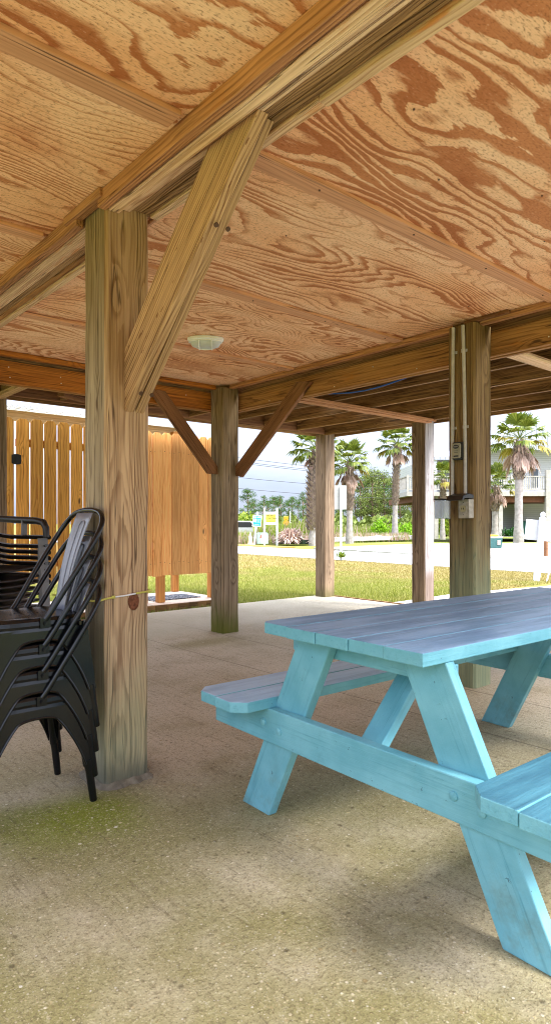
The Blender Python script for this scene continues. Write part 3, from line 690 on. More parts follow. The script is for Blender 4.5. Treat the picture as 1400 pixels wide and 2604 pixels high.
# ------------------------------------------------------------------ things fixed on the porch-side post (P3), its -X face at x=2.51, y -.11...09
def conduit(y, zb, label, bend):
    t = MB(); X = 2.51-.0135
    pts = [(X, y+bend, ZC-.04)] + [(X, y+bend*(1-k/6)**2, ZC-.04-(ZC-.04-zb)*k/6) for k in range(1, 7)]
    t.tube(pts, .0115, 10)
    o = tag(t.build('conduit_pipe', M_pvc, smooth=True), label, 'pipe')
    for z in (2.2, 1.7):
        c = MB(); c.box(-.003, .0005, -.022, .022, -.009, .009); c.tube([(-.012, 0, -.009), (-.012, 0, .009)], .0135, 10)
        c.build('strap', M_pvc, o, loc=(2.509, y+bend*(.9 if z > 2 else .3), z))
conduit(.048, 1.245, 'grey conduit nearest the outer edge of the electrical post, left of the key box', -.008)
conduit(-.050, 1.245, 'grey conduit passing right of the key box down to the outlet box', .018)
kb = thing('key_box', 'small grey combination key box between the two conduits on the post', 'key box', (2.51, .0, 1.545))
def rrect(w_, h_, r_, n=5):
    out = []
    for cx, cy, a0 in ((w_/2-r_, h_/2-r_, 0), (-w_/2+r_, h_/2-r_, 90), (-w_/2+r_, -h_/2+r_, 180), (w_/2-r_, -h_/2+r_, 270)):
        for k in range(n+1): t = R(a0+90*k/n); out.append((cx+r_*math.cos(t), cy+r_*math.sin(t)))
    return out
b = MB(); b.prism(rrect(.078, .118, .015), 'x', -.030, -.001); b.build('backplate', M_blktop, kb, bevel=.002)
b = MB(); b.prism(rrect(.060, .098, .012), 'x', -.046, -.031); b.build('front_cover', plain('key_box_grey', srgb(150,146,130), .45, .1), kb, bevel=.002)
b = MB(); b.prism([(.021*math.cos(t), .026+.013*math.sin(t)) for t in [2*math.pi*k/16 for k in range(16)]], 'x', -.049, -.0465); dp = b.build('dial_panel', M_blktop, kb)
b = MB()
for k in range(4): b.box(-.0515, -.0492, -.014+.008*k, -.009+.008*k, .022, .031)
b.build('dial', M_bolt, dp)
b = MB(); b.box(-.0475, -.0462, -.018, .018, -.040, -.031)
for zz in (-.001, -.012): b.box(-.0475, -.0462, -.014, .014, zz-.001, zz+.001)
b.build('nameplate', M_blktop, kb)
ob = thing('outlet_box', 'grey outdoor outlet box with black hood and clear cover swung open on the post', 'outlet', (2.51, -.065, 1.165))
b = MB(); b.prism(rrect(.078, .125, .006), 'x', -.058, -.001); b.build('box', M_boxg, ob, bevel=.002)
b = MB(); b.prism(rrect(.070, .112, .004), 'x', -.062, -.059); fp = b.build('face_plate', M_boxg, ob, bevel=.001)
b = MB(); b.prism(rrect(.036, .040, .006), 'x', -.069, -.0625); rc = b.build('receptacle', plain('ivory_receptacle', srgb(176,164,128), .5), fp, bevel=.001)
b = MB(); b.box(-.0708, -.0692, -.008, -.005, -.006, .006); b.box(-.0708, -.0692, .005, .008, -.006, .006)
for s in (-1, 1): b.tube([(-.063, 0, s*.040), (-.0605, 0, s*.040)], .003, 8)
b.build('slot', M_holes, fp)
b = MB()   # hood: black, sloping forward
b.prism([(-.008, .064), (-.008, .090), (-.062, .098), (-.125, .082), (-.140, .052), (-.128, .050), (-.110, .066), (-.06, .068)], 'y', -.043, .075)
hd = b.build('hood', M_blktop, ob, bevel=.003)
b = MB()   # clear cover hinged at the far side, swung out toward -X
def shell(b, x0, x1, y0, y1, z0, z1, t=.003):
    b.box(x0, x1, y0, y0+t, z0, z1); b.box(x0, x1, y1-t, y1, z0, z1); b.box(x0, x0+t, y0+t, y1-t, z0, z1)
    b.box(x0+t, x1, y0+t, y1-t, z0, z0+t); b.box(x0+t, x1, y0+t, y1-t, z1-t, z1)
shell(b, -.085, .0, -.025, .03, -.062, .058)
cv = b.build('clear_cover', M_cover, ob, bevel=.004); cv.location = (-.065, .118, -.002); cv.rotation_euler = (0, 0, R(-8))
b = MB(); b.box(-.09, .004, -.03, .035, .059, .068); lid = b.build('cover_rim', M_blktop, ob, bevel=.003); lid.location = (-.065, .118, -.002); lid.rotation_euler = (0, 0, R(-8))

# ------------------------------------------------------------------ shower enclosure beyond the slab
SH = thing('shower_enclosure', 'golden picket shower stall with a gated side, standing on a pale plank platform', 'shower stall', (2.6, 5.0, 0))
def ch(o): o.parent = SH; o.location = Vector(o.location)-Vector((2.6, 5.0, 0)); return o
def pickets(x0, x1, y, z0, z1, gap, w_, mat, name='picket_panel', label=None, dog=True, seed=0):
    b = MB(); r = random.Random(seed); x = x0
    while x < x1-.02:
        ww = min(w_, x1-x); dz = r.uniform(-.006, .006); dy = r.uniform(-.002, .002)
        if dog and ww > w_*.7: poly = [(x, z0+dz), (x+ww, z0+dz), (x+ww, z1-.035+dz), (x+ww-.03, z1+dz), (x+.03, z1+dz), (x, z1-.035+dz)]
        else: poly = [(x, z0+dz), (x+ww, z0+dz), (x+ww, z1-.01+dz), (x, z1-.01+dz)]
        b.prism(poly, 'y', y+dy, y+dy+.016); x += w_+gap
    o = b.build(name, mat, SH); o.location = -Vector((2.6, 5.0, 0))
    if label: o['label'] = label
    return o
gp = pickets(1.06, 1.22, 4.60, .41, 2.19, .0, .14, T_fence, seed=3)
gate = pickets(1.228, 2.72, 4.60, .41, 2.19, .016, .135, T_fence, 'gate', 'gapped picket gate with daylight between the boards', seed=1)
pickets(2.74, 3.90, 4.60, .40, 2.19, .008, .130, T_fencel, 'picket_panel', 'close-boarded bright golden panel', seed=2)
ch(member('gate_rail', (1.23, 4.635, 1.93), (2.7, 4.635, 1.93), .035, .085, T_leg, None))
ch(member('gate_rail', (1.23, 4.635, .62), (2.7, 4.635, .62), .035, .085, T_leg, None))
ch(member('rail', (2.74, 4.64, 1.95), (3.88, 4.64, 1.95), .035, .085, T_leg, None))
ch(member('rail', (2.74, 4.64, .56), (3.88, 4.64, .56), .035, .085, T_leg, None))
b = MB(); z = 1.745
b.prism([(1.175, z-.045), (1.205, z-.055), (1.222, z-.055), (1.222, z+.055), (1.205, z+.055), (1.175, z+.045)], 'y', 4.592, 4.599)
b.prism([(1.226, z-.055), (1.245, z-.055), (1.275, z-.045), (1.275, z+.045), (1.245, z+.055), (1.226, z+.055)], 'y', 4.592, 4.599)
b.tube([(1.224, 4.590, z-.056), (1.224, 4.590, z+.056)], .007, 8)
hg = b.build('hinge', M_black, SH); hg.location = -Vector((2.6, 5.0, 0))
# nail dots of the close-boarded panel
nails([(2.74+k*.138+q-2.6, -.4025, zz+.008*math.sin(k*3+q*50)) for k in range(8) for zz in (.56, 1.95) for q in (.03, .105)], (0, -1, 0), .0038, M_rustn, SH)
for x, y, zt in ((2.80, 4.70, 2.1), (3.02, 4.66, 2.1), (3.83, 5.62, 2.38), (1.10, 4.68, 2.2), (1.15, 5.62, 2.38), (3.83, 4.70, 2.1)):
    ch(member('leg', (x, y, .062), (x, y, zt), .088, .088, T_leg, None, side=(0, 1, 0)))
ch(member('roof_rail', (.95, 5.70, 2.385), (4.10, 5.70, 2.385), .038, .13, T_rail, None))
ch(member('roof_rail', (1.0, 5.2, 2.33), (1.0, 5.75, 2.30), .038, .09, T_rail, None))
b = MB()
def wav(u, v):
    x = .9+3.3*u; return (x, 5.45+1.0*v, 2.465+.018*math.sin(x*2*math.pi/.076)+.03*v)
b.grid(wav, 330, 1); o = b.build('roof_sheet', M_roofp, SH, smooth=True, fixn=False); o.location = -Vector((2.6, 5.0, 0))
# platform
b = MB(); x = .6
y = 4.50
while y < 5.75:
    b.box(.6, 3.93, y+.001, y+.136, .036, .060); y += .140
b2 = MB(); x = .6
while x < 3.93:
    b2.box(x, min(x+.136, 3.93), 4.47, 5.66, .038, .060); x += .140
o = b2.build('platform', T_plank, SH); o.location = -Vector((2.6, 5.0, 0))
b2 = MB(); x = .6; rr = random.Random(4)
while x < 3.92:
    ww = rr.uniform(.12, .17); b2.box(x, min(x+ww-.004, 3.92), 4.455, 4.469, .002, .056); x += ww
o = b2.build('platform_edge', timber('edge_block_wood', srgb(150,110,66), srgb(90,62,34), ring=.01, vary=.5), SH); o.location = -Vector((2.6, 5.0, 0))
b = MB(); b.box(2.6, 3.92, 4.475, 5.65, -.034, .030); o = b.build('platform_frame', T_joist, SH); o.location = -Vector((2.6, 5.0, 0))
b = MB(); b.box(-.36, .36, -.23, .23, 0, .012)
dm = b.build('doormat', M_mat, loc=(3.36, 5.02, .0605), bevel=.003); tag(dm, 'dark patterned mat lying on the plank platform under the shower panel', 'mat')
b = MB(); b.tube([(0, 0, 0), (0, 0, -.25)], .008, 6)

# ------------------------------------------------------------------ picnic table
YAW = R(-1.8)
PT = thing('picnic_table', 'turquoise painted picnic table with a faded top and attached benches', 'picnic table', (.221, -1.392, 0), YAW)
def tm(name, p0, p1, wy, wz, mat, side=(0, 0, 1), bev=.004, parent=None): return member(name, p0, p1, wy, wz, mat, parent or PT, bev, side)
LN = 1.86; TW = .1395
TT = .735
rr = random.Random(11)
for k in range(5):
    t = TW*k+TW/2+.001*k; e = rr.uniform(-.006, .004)
    bb = MB(); h = LN/2
    chm = .02 if k == 4 else .0
    y0, y1 = -TW/2+.0008, TW/2-.0008
    if k == 4: poly = [(-h, y0), (h, y0), (h, y1), (-h+.022, y1), (-h, y1-.022)]
    else: poly = [(-h, y0), (h, y0), (h, y1), (-h, y1)]
    bb.prism(poly, 'z', -.019, .019)
    o = bb.build('tabletop_board', M_ptop, PT, loc=(h+e, t, TT-.019+rr.uniform(-.001, .001)), bevel=.003)
def bench(t0, sgn, mat, name='bench_seat'):
    tcs = [t0+.070, t0+.070+.1425]
    root = None
    for i, t in enumerate(tcs):
        x0, x1 = -.075, LN+.075; h = (x1-x0)/2; c = .045
        lo, hi = -.0695, .0695
        if i == 0: poly = [(-h+c, lo), (h-c, lo), (h, lo+c), (h, hi), (-h, hi), (-h, lo+c)]
        else: poly = [(-h, lo), (h, lo), (h, hi-c), (h-c, hi), (-h+c, hi), (-h, hi-c)]
        bb = MB(); bb.prism(poly, 'z', -.019, .019)
        bb.build('bench_board', mat, PT, loc=((x0+x1)/2+.003*i, t, .431+.001*i), bevel=.003)
bench(.735, 1, M_pbl); bench(-.455, -1, M_pbr)
def aleg(s, t_lo, t_hi, thick=.038, wd=.167, ztop=.697):
    """leg in the plane across the table; t_lo/t_hi = centre at floor / at the top; s = outer face"""
    b = MB(); hw = wd/2
    b.prism([(t_lo-hw, 0), (t_lo+hw, 0), (t_hi+hw, ztop), (t_hi-hw, ztop)], 'x', 0, thick)
    return b
for s, inner in ((.100, 1), (1.70, -1)):
    for (tl, th_) in ((.865, .525), (-.250, .085)):
        # each leg is a board of its own, built along its own length
        L_ = math.hypot(th_-tl, .697); ex = Vector((0, th_-tl, .697)).normalized()
        M = Matrix.Translation((s+.019, tl, 0)) @ Matrix((ex, Vector((1, 0, 0)), ex.cross(Vector((1, 0, 0))))).transposed().to_4x4()
        hw = .147/2; k = hw*(th_-tl)/.697
        bb = MB(); sgn = 1
        ez = ex.cross(Vector((1, 0, 0)))
        k = hw*(ez.z/ex.z)
        bb.prism([(-hw*0+k, -hw), (L_+k, -hw), (L_-k, hw), (-k, hw)], 'y', -.019, .019)
        bb.build('leg', M_paint, PT, M=M, bevel=.004)
    so_ = s-.019 if inner > 0 else s+.057
    o = tm('bench_support', (so_, -.60, .352), (so_, 1.075, .352), .038, .122, M_paint)
    sc_ = s+.058 if inner > 0 else s-.020
    tm('top_cleat', (sc_, .015, TT-.038-.0455), (sc_, .690, TT-.038-.0455), .038, .089 if inner < 0 else .06, M_paint)
    # carriage bolts
    xo = so_-.019 if inner > 0 else so_+.019; nx = -1 if inner > 0 else 1
    for t in (.765, .675, -.05, -.135):
        for z_ in (.352,):
            bb = MB(); bb.tube([(xo-nx*.001, t, z_+.018*(1 if t in (.765, -.05) else -1)*.4), (xo+nx*.004, t, z_+.018*(1 if t in (.765, -.05) else -1)*.4)], .013, 14)
            bb.tube([(xo+nx*.004, t, z_+.018*(1 if t in (.765, -.05) else -1)*.4), (xo+nx*.007, t, z_+.018*(1 if t in (.765, -.05) else -1)*.4)], [.013, .006], 14); bb.build('bolt', M_paint, PT, smooth=True)
    if inner < 0:
        for t, z_ in ((.655, .55), (.56, .55)):
            bb = MB(); bb.tube([(s-.001, t, z_), (s-.012, t, z_)], .013, 10); bb.build('bolt', M_bolt, PT, smooth=True)
tm('middle_cleat', (LN/2-.05, .02, TT-.038-.0195), (LN/2-.05, .68, TT-.038-.0195), .089, .038, M_paint)
tm('bench_cleat', (LN/2, .70, .412-.0195), (LN/2, 1.06, .412-.0195), .089, .038, M_paint, (0, 0, 1))
tm('bench_cleat', (LN/2, -.48, .412-.0195), (LN/2, -.14, .412-.0195), .089, .038, M_paint, (0, 0, 1))
for s0, s1 in ((.14, .50), (1.70, 1.34)):
    tm('diagonal_brace', (s0, .335, .33), (s1, .335, .70), .089, .038, M_paint, (0, 0, 1))

# ------------------------------------------------------------------ stacked metal chairs tied to the near post
def metal_chair():
    """local frame: +X = forward, origin on the floor under the seat centre; seat top .45"""
    root = thing('metal_chair', 'x', 'chair', (0, 0, 0), math.pi)
    HS = .445
    # seat
    W, D = .165, .175
    b = MB()
    def seatpt(u, v):
        a, c = u*2-1, v*2-1; r = .16
        # superellipse square
        X = a*math.sqrt(1-.30*c*c*abs(c)); Y = c*math.sqrt(1-.22*a*a*abs(a))
        e = max(abs(a), abs(c)); z = HS-.006*(1-e**4) - (.004 if e > .99 else 0)
        return (X*D, Y*W, z)
    b.grid(seatpt, 20, 20)
    seat = b.build('seat', M_blk, root, smooth=True, fixn=False)
    b = MB()
    for i in range(-2, 3):
        for j in range(-2, 3):
            if (i+j) % 2 == 0 and abs(i)+abs(j) > 0 and abs(i)+abs(j) < 4:
                b.tube([(i*.026, j*.026, HS-.0055), (i*.026, j*.026, HS-.0045)], .0042, 8)
    b.build('drain_hole', M_holes, seat)
    # skirt band: rolls down from the seat edge
    n = 80
    def edge(t, off, z):
        # rounded square outline
        th = 2*math.pi*t; c_, s_ = math.cos(th), math.sin(th); p_ = 5.
        q = (abs(c_)**p_+abs(s_)**p_)**(-1/p_)
        return Vector((c_*q*(D+off), s_*q*(W+off), z))
    b = MB()
    lev = [(-.006, HS-.003), (.000, HS-.006), (.006, HS-.016), (.008, HS-.030), (.006, HS-.040), (.009, HS-.052)]
    for (o0, z0), (o1, z1) in zip(lev, lev[1:]):
        for k in range(n):
            b.face([edge(k/n, o0, z0), edge((k+1)/n, o0, z0), edge((k+1)/n, o1, z1), edge(k/n, o1, z1)])
    b.build('seat_skirt', M_blk, root, smooth=True)
    # side panels with arch and tapering legs; feet splay to (FX, FY)
    FX, FXr, FY = .225, .20, .172+.01
    corners = {}
    def side(ax):  # four sides
        b = MB(); zt = HS-.045; foot = .15
        m_ = 28
        # outer outline param: from left foot up, along the top, down to right foot ; inner: arch
        outer, inner, = [], []
        def cornerline(z, sgn):   # half-width of outer corner at height z along this side
            f = (zt-z)/(zt)
            return f
        for k in range(m_+1):
            u = k/m_*2-1; au = abs(u); sg = 1 if u >= 0 else -1
            if au > .45:
                f = (au-.45)/.55; zo = zt-(zt-foot)*f; lat_o = 1.0
                zi = zt-.055-(zt-.055-foot)*f**1.0; wl = .060*(1-f)+.024*f
                li = 1.0-wl/.175 - .25*(1-f)**2.2
                outer.append((sg*lat_o, zo)); inner.append((sg*li, zi if f > 0 else zt-.055))
            else:
                outer.append((u/.45, zt)); inner.append((u/.45*.408, zt-.040-.015*(au/.45)**3))
        return outer, inner
    def place(ax, sg, lat, z, inset=0):
        f = max(0, (HS-.045-z))/(HS-.045)
        fx = (D+.006)+(FX-D)*f if True else 0; fy = (W+.006)+(FY-W)*f
        if ax == 'x': return Vector((sg*(fx-inset), lat*fy, z))
        return Vector((lat*fx, sg*(fy-inset), z))
    for ax in 'xy':
        for sg in (-1, 1):
            outer, inner = side(ax); b = MB()
            for k in range(len(outer)-1):
                b.face([place(ax, sg, *outer[k]), place(ax, sg, *outer[k+1]), place(ax, sg, *inner[k+1]), place(ax, sg, *inner[k])])
            rim = [place(ax, sg, p[0], p[1], -.002) for p in inner]
            b.tube(rim, .0042, 6)
            b.build('apron', M_blk, root, smooth=True, fixn=False)
    for sx in (-1, 1):
        for sy in (-1, 1):
            b = MB(); zt = HS-.03; pts = []; rs = []
            for k in range(9):
                z = zt-(zt-.14)*k/8; f = (HS-.045-z)/(HS-.045)
                pts.append((sx*((D-.012)+(FX-D)*f), sy*((W-.012)+(FY-W)*f), z)); rs.append(.019-.003*k/8)
            b.tube(pts, rs, 10)
            z0 = .14; pts = []; rs = []
            for z, r_ in ((.165, .0185), (.145, .0180), (.12, .0155), (.06, .0150), (.004, .0140), (.0, .0125)):
                f = (HS-.045-z)/(HS-.045); pts.append((sx*((D-.008)+(FX-D)*f), sy*((W-.008)+(FY-W)*f), z)); rs.append(r_)
            b.tube(pts, rs, 12)
            b.build('leg', M_blk, root, smooth=True)
    # backrest hoop: leaves the seat sides, sweeps back and arches over
    key = [(-.015, .174, .435), (-.035, .178, .462), (-.075, .184, .525), (-.130, .191, .612), (-.190, .192, .705), (-.225, .184, .762), (-.246, .164, .800), (-.258, .126, .828), (-.264, .068, .841), (-.266, 0, .845)]
    pts = [Vector(k_) for k_ in key] + [Vector((x, -y, z)) for x, y, z in reversed(key[:-1])]
    # smooth
    sm = []
    for i in range(len(pts)-1):
        p0 = pts[max(i-1, 0)]; p1, p2 = pts[i], pts[i+1]; p3 = pts[min(i+2, len(pts)-1)]
        for q in range(4):
            t = q/4; sm.append(.5*((2*p1)+(-p0+p2)*t+(2*p0-5*p1+4*p2-p3)*t*t+(-p0+3*p1-3*p2+p3)*t**3))
    sm.append(pts[-1])
    b = MB(); b.tube(sm, .0105, 10); b.build('back_hoop', M_blk, root, smooth=True)
    for sy in (-1, 1):
        b = MB(); b.box(-.034, .004, sy*.176-.003, sy*.176+.003, HS-.040, HS-.004)
        b.tube([(-.015, sy*.178, HS-.024), (-.015, sy*.187, HS-.024)], .008, 6); b.tube([(-.015, sy*.187, HS-.024), (-.015, sy*.190, HS-.024)], .005, 8); b.build('bracket', M_blk, root)
    # splat
    b = MB()
    def sp(u, v):
        z = .440+.392*v; w_ = .042+.032*v; x = -.150-.045*v-.062*v*v
        y = (u*2-1)*w_; return (x+.010*(u*2-1)**2, y, z)
    b.grid(sp, 8, 14)
    s_ = b.build('splat', M_splat, root, smooth=True, fixn=False)
    sol = s_.modifiers.new('thickness', 'SOLIDIFY'); sol.thickness = .003
    b = MB(); ch_ = []
    for k in range(41):
        t = k/40
        if t < .4: v = .15+.72*t/.4; y = -.020-.004*v
        elif t < .6: a = math.pi*(t-.4)/.2; v = .87+.05*math.sin(a); y = -.0235*math.cos(a)
        else: v = .87-.72*(t-.6)/.4; y = .020+.004*v
        z = .440+.392*v; x = -.150-.045*v-.062*v*v; ch_.append((x+.003, y, z))
    b.tube(ch_, .0022, 5); b.build('splat_emboss', M_splat, s_, smooth=True)
    # cross bar under the seat (X stretcher strip)
    b = MB(); b.box(-.15, .15, -.012, .012, HS-.075, HS-.072); b.build('stretcher', M_blk, root)
    return root
ch0 = metal_chair()
lab = ['bottom metal chair, its feet on the floor', 'second metal chair from the bottom, nested on the lowest one',
       'third metal chair from the bottom, just under the topmost', 'topmost metal chair with its back splat fully in view']
for k in range(4):
    o = ch0 if k == 0 else copy_tree(ch0)
    o.location = (-.300+.004*k, .105, .0955*k); o['label'] = lab[k]+' of the black stack'
    o['group'] = 'black metal chairs stacked by the near post'; o['category'] = 'chair'
# bungee cord round the post and the backs
bc = thing('bungee_cord', 'yellow and white cord holding the black chair backs against the near post', 'cord', (0, 0, .775))
def seg(pts, m_, nm, r_=.006):
    b = MB(); b.tube(pts, r_, 8); return b.build(nm, m_, bc, smooth=True)
seg([(-.105, -.052, .004), (-.08, -.046, -.003), (-.04, -.030, -.007), (-.008, -.009, -.005), (.035, -.009, 0)], M_yel, 'sleeve', .004)
seg([(.034, -.007, 0), (.08, -.006, .002), (.134, -.006, .007)], M_whitecord, 'core', .0032)
seg([(.133, -.0085, .008), (.17, -.008, .011), (.209, -.006, .014), (.212, .10, .012), (.212, .208, .008), (.10, .212, .004), (-.01, .21, 0), (-.10, .24, -.003), (-.12, .25, 0)], M_yel, 'sleeve', .004)
b = MB(); b.tube([(.024, -.008, 0), (.038, -.008, 0)], .0065, 8); b.tube([(-.112, -.053, .006), (-.098, -.050, .003)], .0065, 8); b.build('knot', M_yel, bc)

# ------------------------------------------------------------------ stack of resin armchairs behind them
RZ = .735
def resin_chair(top=False):
    root = thing('plastic_armchair', 'x', 'chair')
    # facing -Y (toward the camera); arms on +-X. seat top .42
    b = MB()
    def seat(u, v):
        x = (u*2-1)*.225; y = -.21+.42*v; return (x*(1-.06*v), y, RZ-.20+.018*(2*u-1)**2+.012*(1-v))
    b.grid(seat, 10, 8); s = b.build('seat', M_resin, root, smooth=True, fixn=False); so_ = s.modifiers.new('t', 'SOLIDIFY'); so_.thickness = .012
    # wrap-around rim: the arms and the back top in one U
    def U(t, o=0, z=0):
        th = math.pi*(t); x = math.cos(th); y = math.sin(th)
        return Vector((x*(.275+o), (-.22 if y < .02 else -.22+(y**.55)*(.46+o)), RZ+.11*max(0, math.sin(th)-.45)**1.3))
    b = MB()
    N_ = 48
    prof = [(-.018, 0), (.020, .004), (.028, -.006), (.026, -.020), (.020, -.022), (.016, -.006), (-.014, -.010)]
    for k in range(N_):
        for q in range(len(prof)):
            (a0, z0), (a1, z1) = prof[q], prof[(q+1) % len(prof)]
            t0, t1 = k/N_, (k+1)/N_
            P = lambda t, a_, z_: U(t, a_)+Vector((0, 0, z_))
            b.face([P(t0, a0, z0), P(t1, a0, z0), P(t1, a1, z1), P(t0, a1, z1)])
    b.build('arm_rim', M_resin, root, smooth=True)
    b = MB()
    for k in range(9):   # back slats between seat and rim
        t = .25+.5*k/8; a = U(t, -.005)-Vector((0, 0, .015)); c = Vector((a.x*.78, .19, RZ-.19))
        d_ = Vector((.022, 0, 0))
        b.face([a-d_, a+d_, c+d_, c-d_])
    s = b.build('back', M_resin, root, fixn=False); so_ = s.modifiers.new('t', 'SOLIDIFY'); so_.thickness = .008
    for sx in (-1, 1):
        for y, yb in ((-.20, -.235), (.17, .235)):
            b = MB(); zt = RZ-.015 if y < 0 else RZ-.19
            w_ = .034
            P0 = Vector((sx*.255 if y < 0 else sx*.20, y, zt)); P1_ = Vector((sx*.275, yb, 0))
            b.face([P0+Vector((-w_, 0, 0)), P0+Vector((w_, 0, 0)), P1_+Vector((.016, 0, 0)), P1_+Vector((-.016, 0, 0))])
            b.face([P0+Vector((sx*w_, 0, 0)), P0+Vector((sx*w_, .05*(1 if y < 0 else -1), 0)), P1_+Vector((sx*.016, .03*(1 if y < 0 else -1), 0)), P1_+Vector((sx*.016, 0, 0))])
            s = b.build('leg', M_resing if (y < 0 and sx > 0) else M_resin, root, fixn=False); so_ = s.modifiers.new('t', 'SOLIDIFY'); so_.thickness = .006
    if top:
        for sx in (-1, 1):
            b = MB(); b.tube([(sx*.272, -.215, RZ-.01), (sx*.272, -.212, RZ+.045), (sx*.272, -.19, RZ+.078), (sx*.272, -.13, RZ+.088), (sx*.272, .05, RZ+.094), (sx*.265, .17, RZ+.10), (sx*.235, .235, RZ+.105)], [.018, .020, .021, .021, .021, .020, .018], 10)
            b.build('armrest', M_resin, root, smooth=True)
        b = MB(); b.box(.25, .285, -.03, -.02, RZ, RZ+.09); b.build('arm_post', M_resing, root)
    return root
rc0 = resin_chair(False)
RP = far(-46, 3.67)
ordn = ['lowest', 'second', 'third', 'fourth', 'fifth', 'sixth', 'seventh']
for k in range(7):
    o = rc0 if k == 0 else copy_tree(rc0)
    o.location = (RP.x, RP.y, .056*k*.62); o.rotation_euler = (0, 0, R(19))
    o['label'] = ordn[k]+' dark brown plastic armchair counted from the floor in the stack behind the metal chairs'
    o['category'] = 'chair'; o['group'] = 'brown plastic armchairs stacked behind the metal chairs'
rt = resin_chair(True)
rt.location = (RP.x, RP.y, .056*7*.62+.02); rt.rotation_euler = (0, 0, R(19))
rt['label'] = 'top brown plastic armchair with its open armrests rising above the stack'; rt['category'] = 'chair'; rt['group'] = 'brown plastic armchairs stacked behind the metal chairs'

# ------------------------------------------------------------------ palms
F_palm = foliage('palm_green', srgb(56,74,18), srgb(104,116,34), srgb(158,158,76), .45, .25)
F_dead = foliage('dead_frond', srgb(140,110,94), srgb(186,158,142), srgb(222,202,188), .8, .12)
F_yell = foliage('yellowing_frond', srgb(112,106,24), srgb(146,132,50), srgb(176,160,98), .6, .2)
M_boot = plain('palm_bark', srgb(208,198,188), .9, 0, .1, .35, 6, .4)
M_trunk = plain('smooth_palm_trunk', srgb(150,142,136), .9, 0, .1, .25, 5, .4)
M_bootd = plain('palm_bark_dark', srgb(130,114,102), .95, 0, .1, .3, 6, .4)
def fan(b, base, d, Rl, nseg, spread, droop, r, mi=0):
    """one costapalmate leaf: petiole then a fan of folded, drooping segments"""
    d = d.normalized(); up = Vector((0, 0, 1)); side = d.cross(up)
    side = side.normalized() if side.length > .05 else Vector((1, 0, 0)); nrm = side.cross(d).normalized()
    pl = Rl*r.uniform(.45, .62); hub = base + d*pl + Vector((0, 0, -droop*.12*pl))
    b.tube([base, (base+hub)/2+nrm*.03, hub], [.020, .016, .012], 4, mi, False)
    for k in range(nseg):
        a = (k/(nseg-1)*2-1)*spread; le = Rl*(.62-.18*abs(a)/spread)*r.uniform(.9, 1.08)
        dr = (d*math.cos(a)+side*math.sin(a)).normalized(); sd = (side*math.cos(a)-d*math.sin(a))
        w_ = .034*Rl*(1+.2*r.random()); tip_d = droop*r.uniform(.7, 1.3)
        p1 = hub+dr*le*.55-Vector((0, 0, 1))*le*.10*tip_d; p2 = hub+dr*le*(1-.22*min(1, tip_d))-Vector((0, 0, 1))*le*.45*tip_d
        b.face([hub, p1-sd*w_+nrm*.02, p2, p1+sd*w_-nrm*.01], mi)
def palm(px, d, H, lean, crown_r, n, seed, label, boots=.5, skirt=1., trunk_r=.15, zb=0, fat=1., green=1.):
    r = random.Random(seed); P = far(px, d, zb)
    root = thing('palm_tree', label, 'palm tree', P, 0, 'palm trees along the road')
    hc = H-crown_r*.62; top = Vector((lean[0], lean[1], hc))
    def axis(t): return Vector((lean[0]*t*t, lean[1]*t*t, hc*t))
    b = MB(); n_ = 14
    b.tube([axis(k/n_)-Vector((0, 0, .15 if k == 0 else 0)) for k in range(n_+1)], [trunk_r*(1.25-.35*min(1, k/3) + (.06 if k % 2 else 0)) for k in range(n_+1)], 12)
    t_ = b.build('trunk', M_trunk, root, smooth=True)
    b = MB(); z = hc*boots; row = 0
    while z < hc-.05:
        for q in range(7):
            th = 2*math.pi*(q+.5*(row % 2))/7; c = axis(z/hc); o_ = Vector((math.cos(th), math.sin(th), 0)); s_ = Vector((-math.sin(th), math.cos(th), 0))
            rr0 = trunk_r*.9*fat; rr1 = trunk_r*fat*1.0+.10*fat*r.uniform(.8, 1.2)
            a = c+o_*rr0; e = c+o_*rr1+Vector((0, 0, .22)); sw = s_*.065*fat
            b.face([a-sw*1.3, a+sw*1.3, e+sw*.6, e-sw*.6], 0); b.face([a-sw*1.3-Vector((0, 0, .05)), a+sw*1.3-Vector((0, 0, .05)), e+sw*.6, e-sw*.6], 1)
        z += .125; row += 1
    if boots < 1: b.build('leaf_bases', [M_boot, M_bootd], root, fixn=False)
    b = MB()
    for k in range(n):
        th = k*2.39996+r.uniform(-.2, .2); el = R(82)-R(105)*(k/n)**.8
        d_ = Vector((math.cos(th)*math.cos(el), math.sin(th)*math.cos(el), math.sin(el)))
        fan(b, top+Vector((0, 0, .1))+d_*.08, d_, crown_r, 20, R(r.uniform(62, 88)), .35+.75*k/n, r, 1 if (k > n*(.80*green+.1) and r.random() < .5) else 0)
    b.build('crown', [F_palm, F_yell], root, fixn=False)
    if skirt > 0:
        b = MB()
        for k in range(int(22*skirt)):
            th = r.uniform(0, 2*math.pi); el = -R(r.uniform(50, 84))
            d_ = Vector((math.cos(th)*math.cos(el), math.sin(th)*math.cos(el), math.sin(el)))
            fan(b, top+Vector((math.cos(th), math.sin(th), 0))*.1, d_, crown_r*r.uniform(.6, .9)*min(1.2, .7+.3*skirt), 11, R(r.uniform(16, 34)), .5, r)
        b.build('dead_fronds', F_dead, root, fixn=False)
    return root
palm(797, 30, 5.15, (.25, .1), 1.25, 30, 1, 'stout palm with a shaggy criss-cross trunk partly hidden by the slab-corner post', .16, .7, .20, 0, 1.45)
palm(888, 33, 4.75, (.05, .05), 1.25, 28, 2, 'short palm with brown hanging skirt behind the back of the white street sign', .42, 1.3, .17, 0)
palm(1003, 39, 6.45, (.25, .0), 1.35, 28, 3, 'tall slim palm left of the half-bleached post, crown near the porch edge', .36, 1.0, .17, .05)
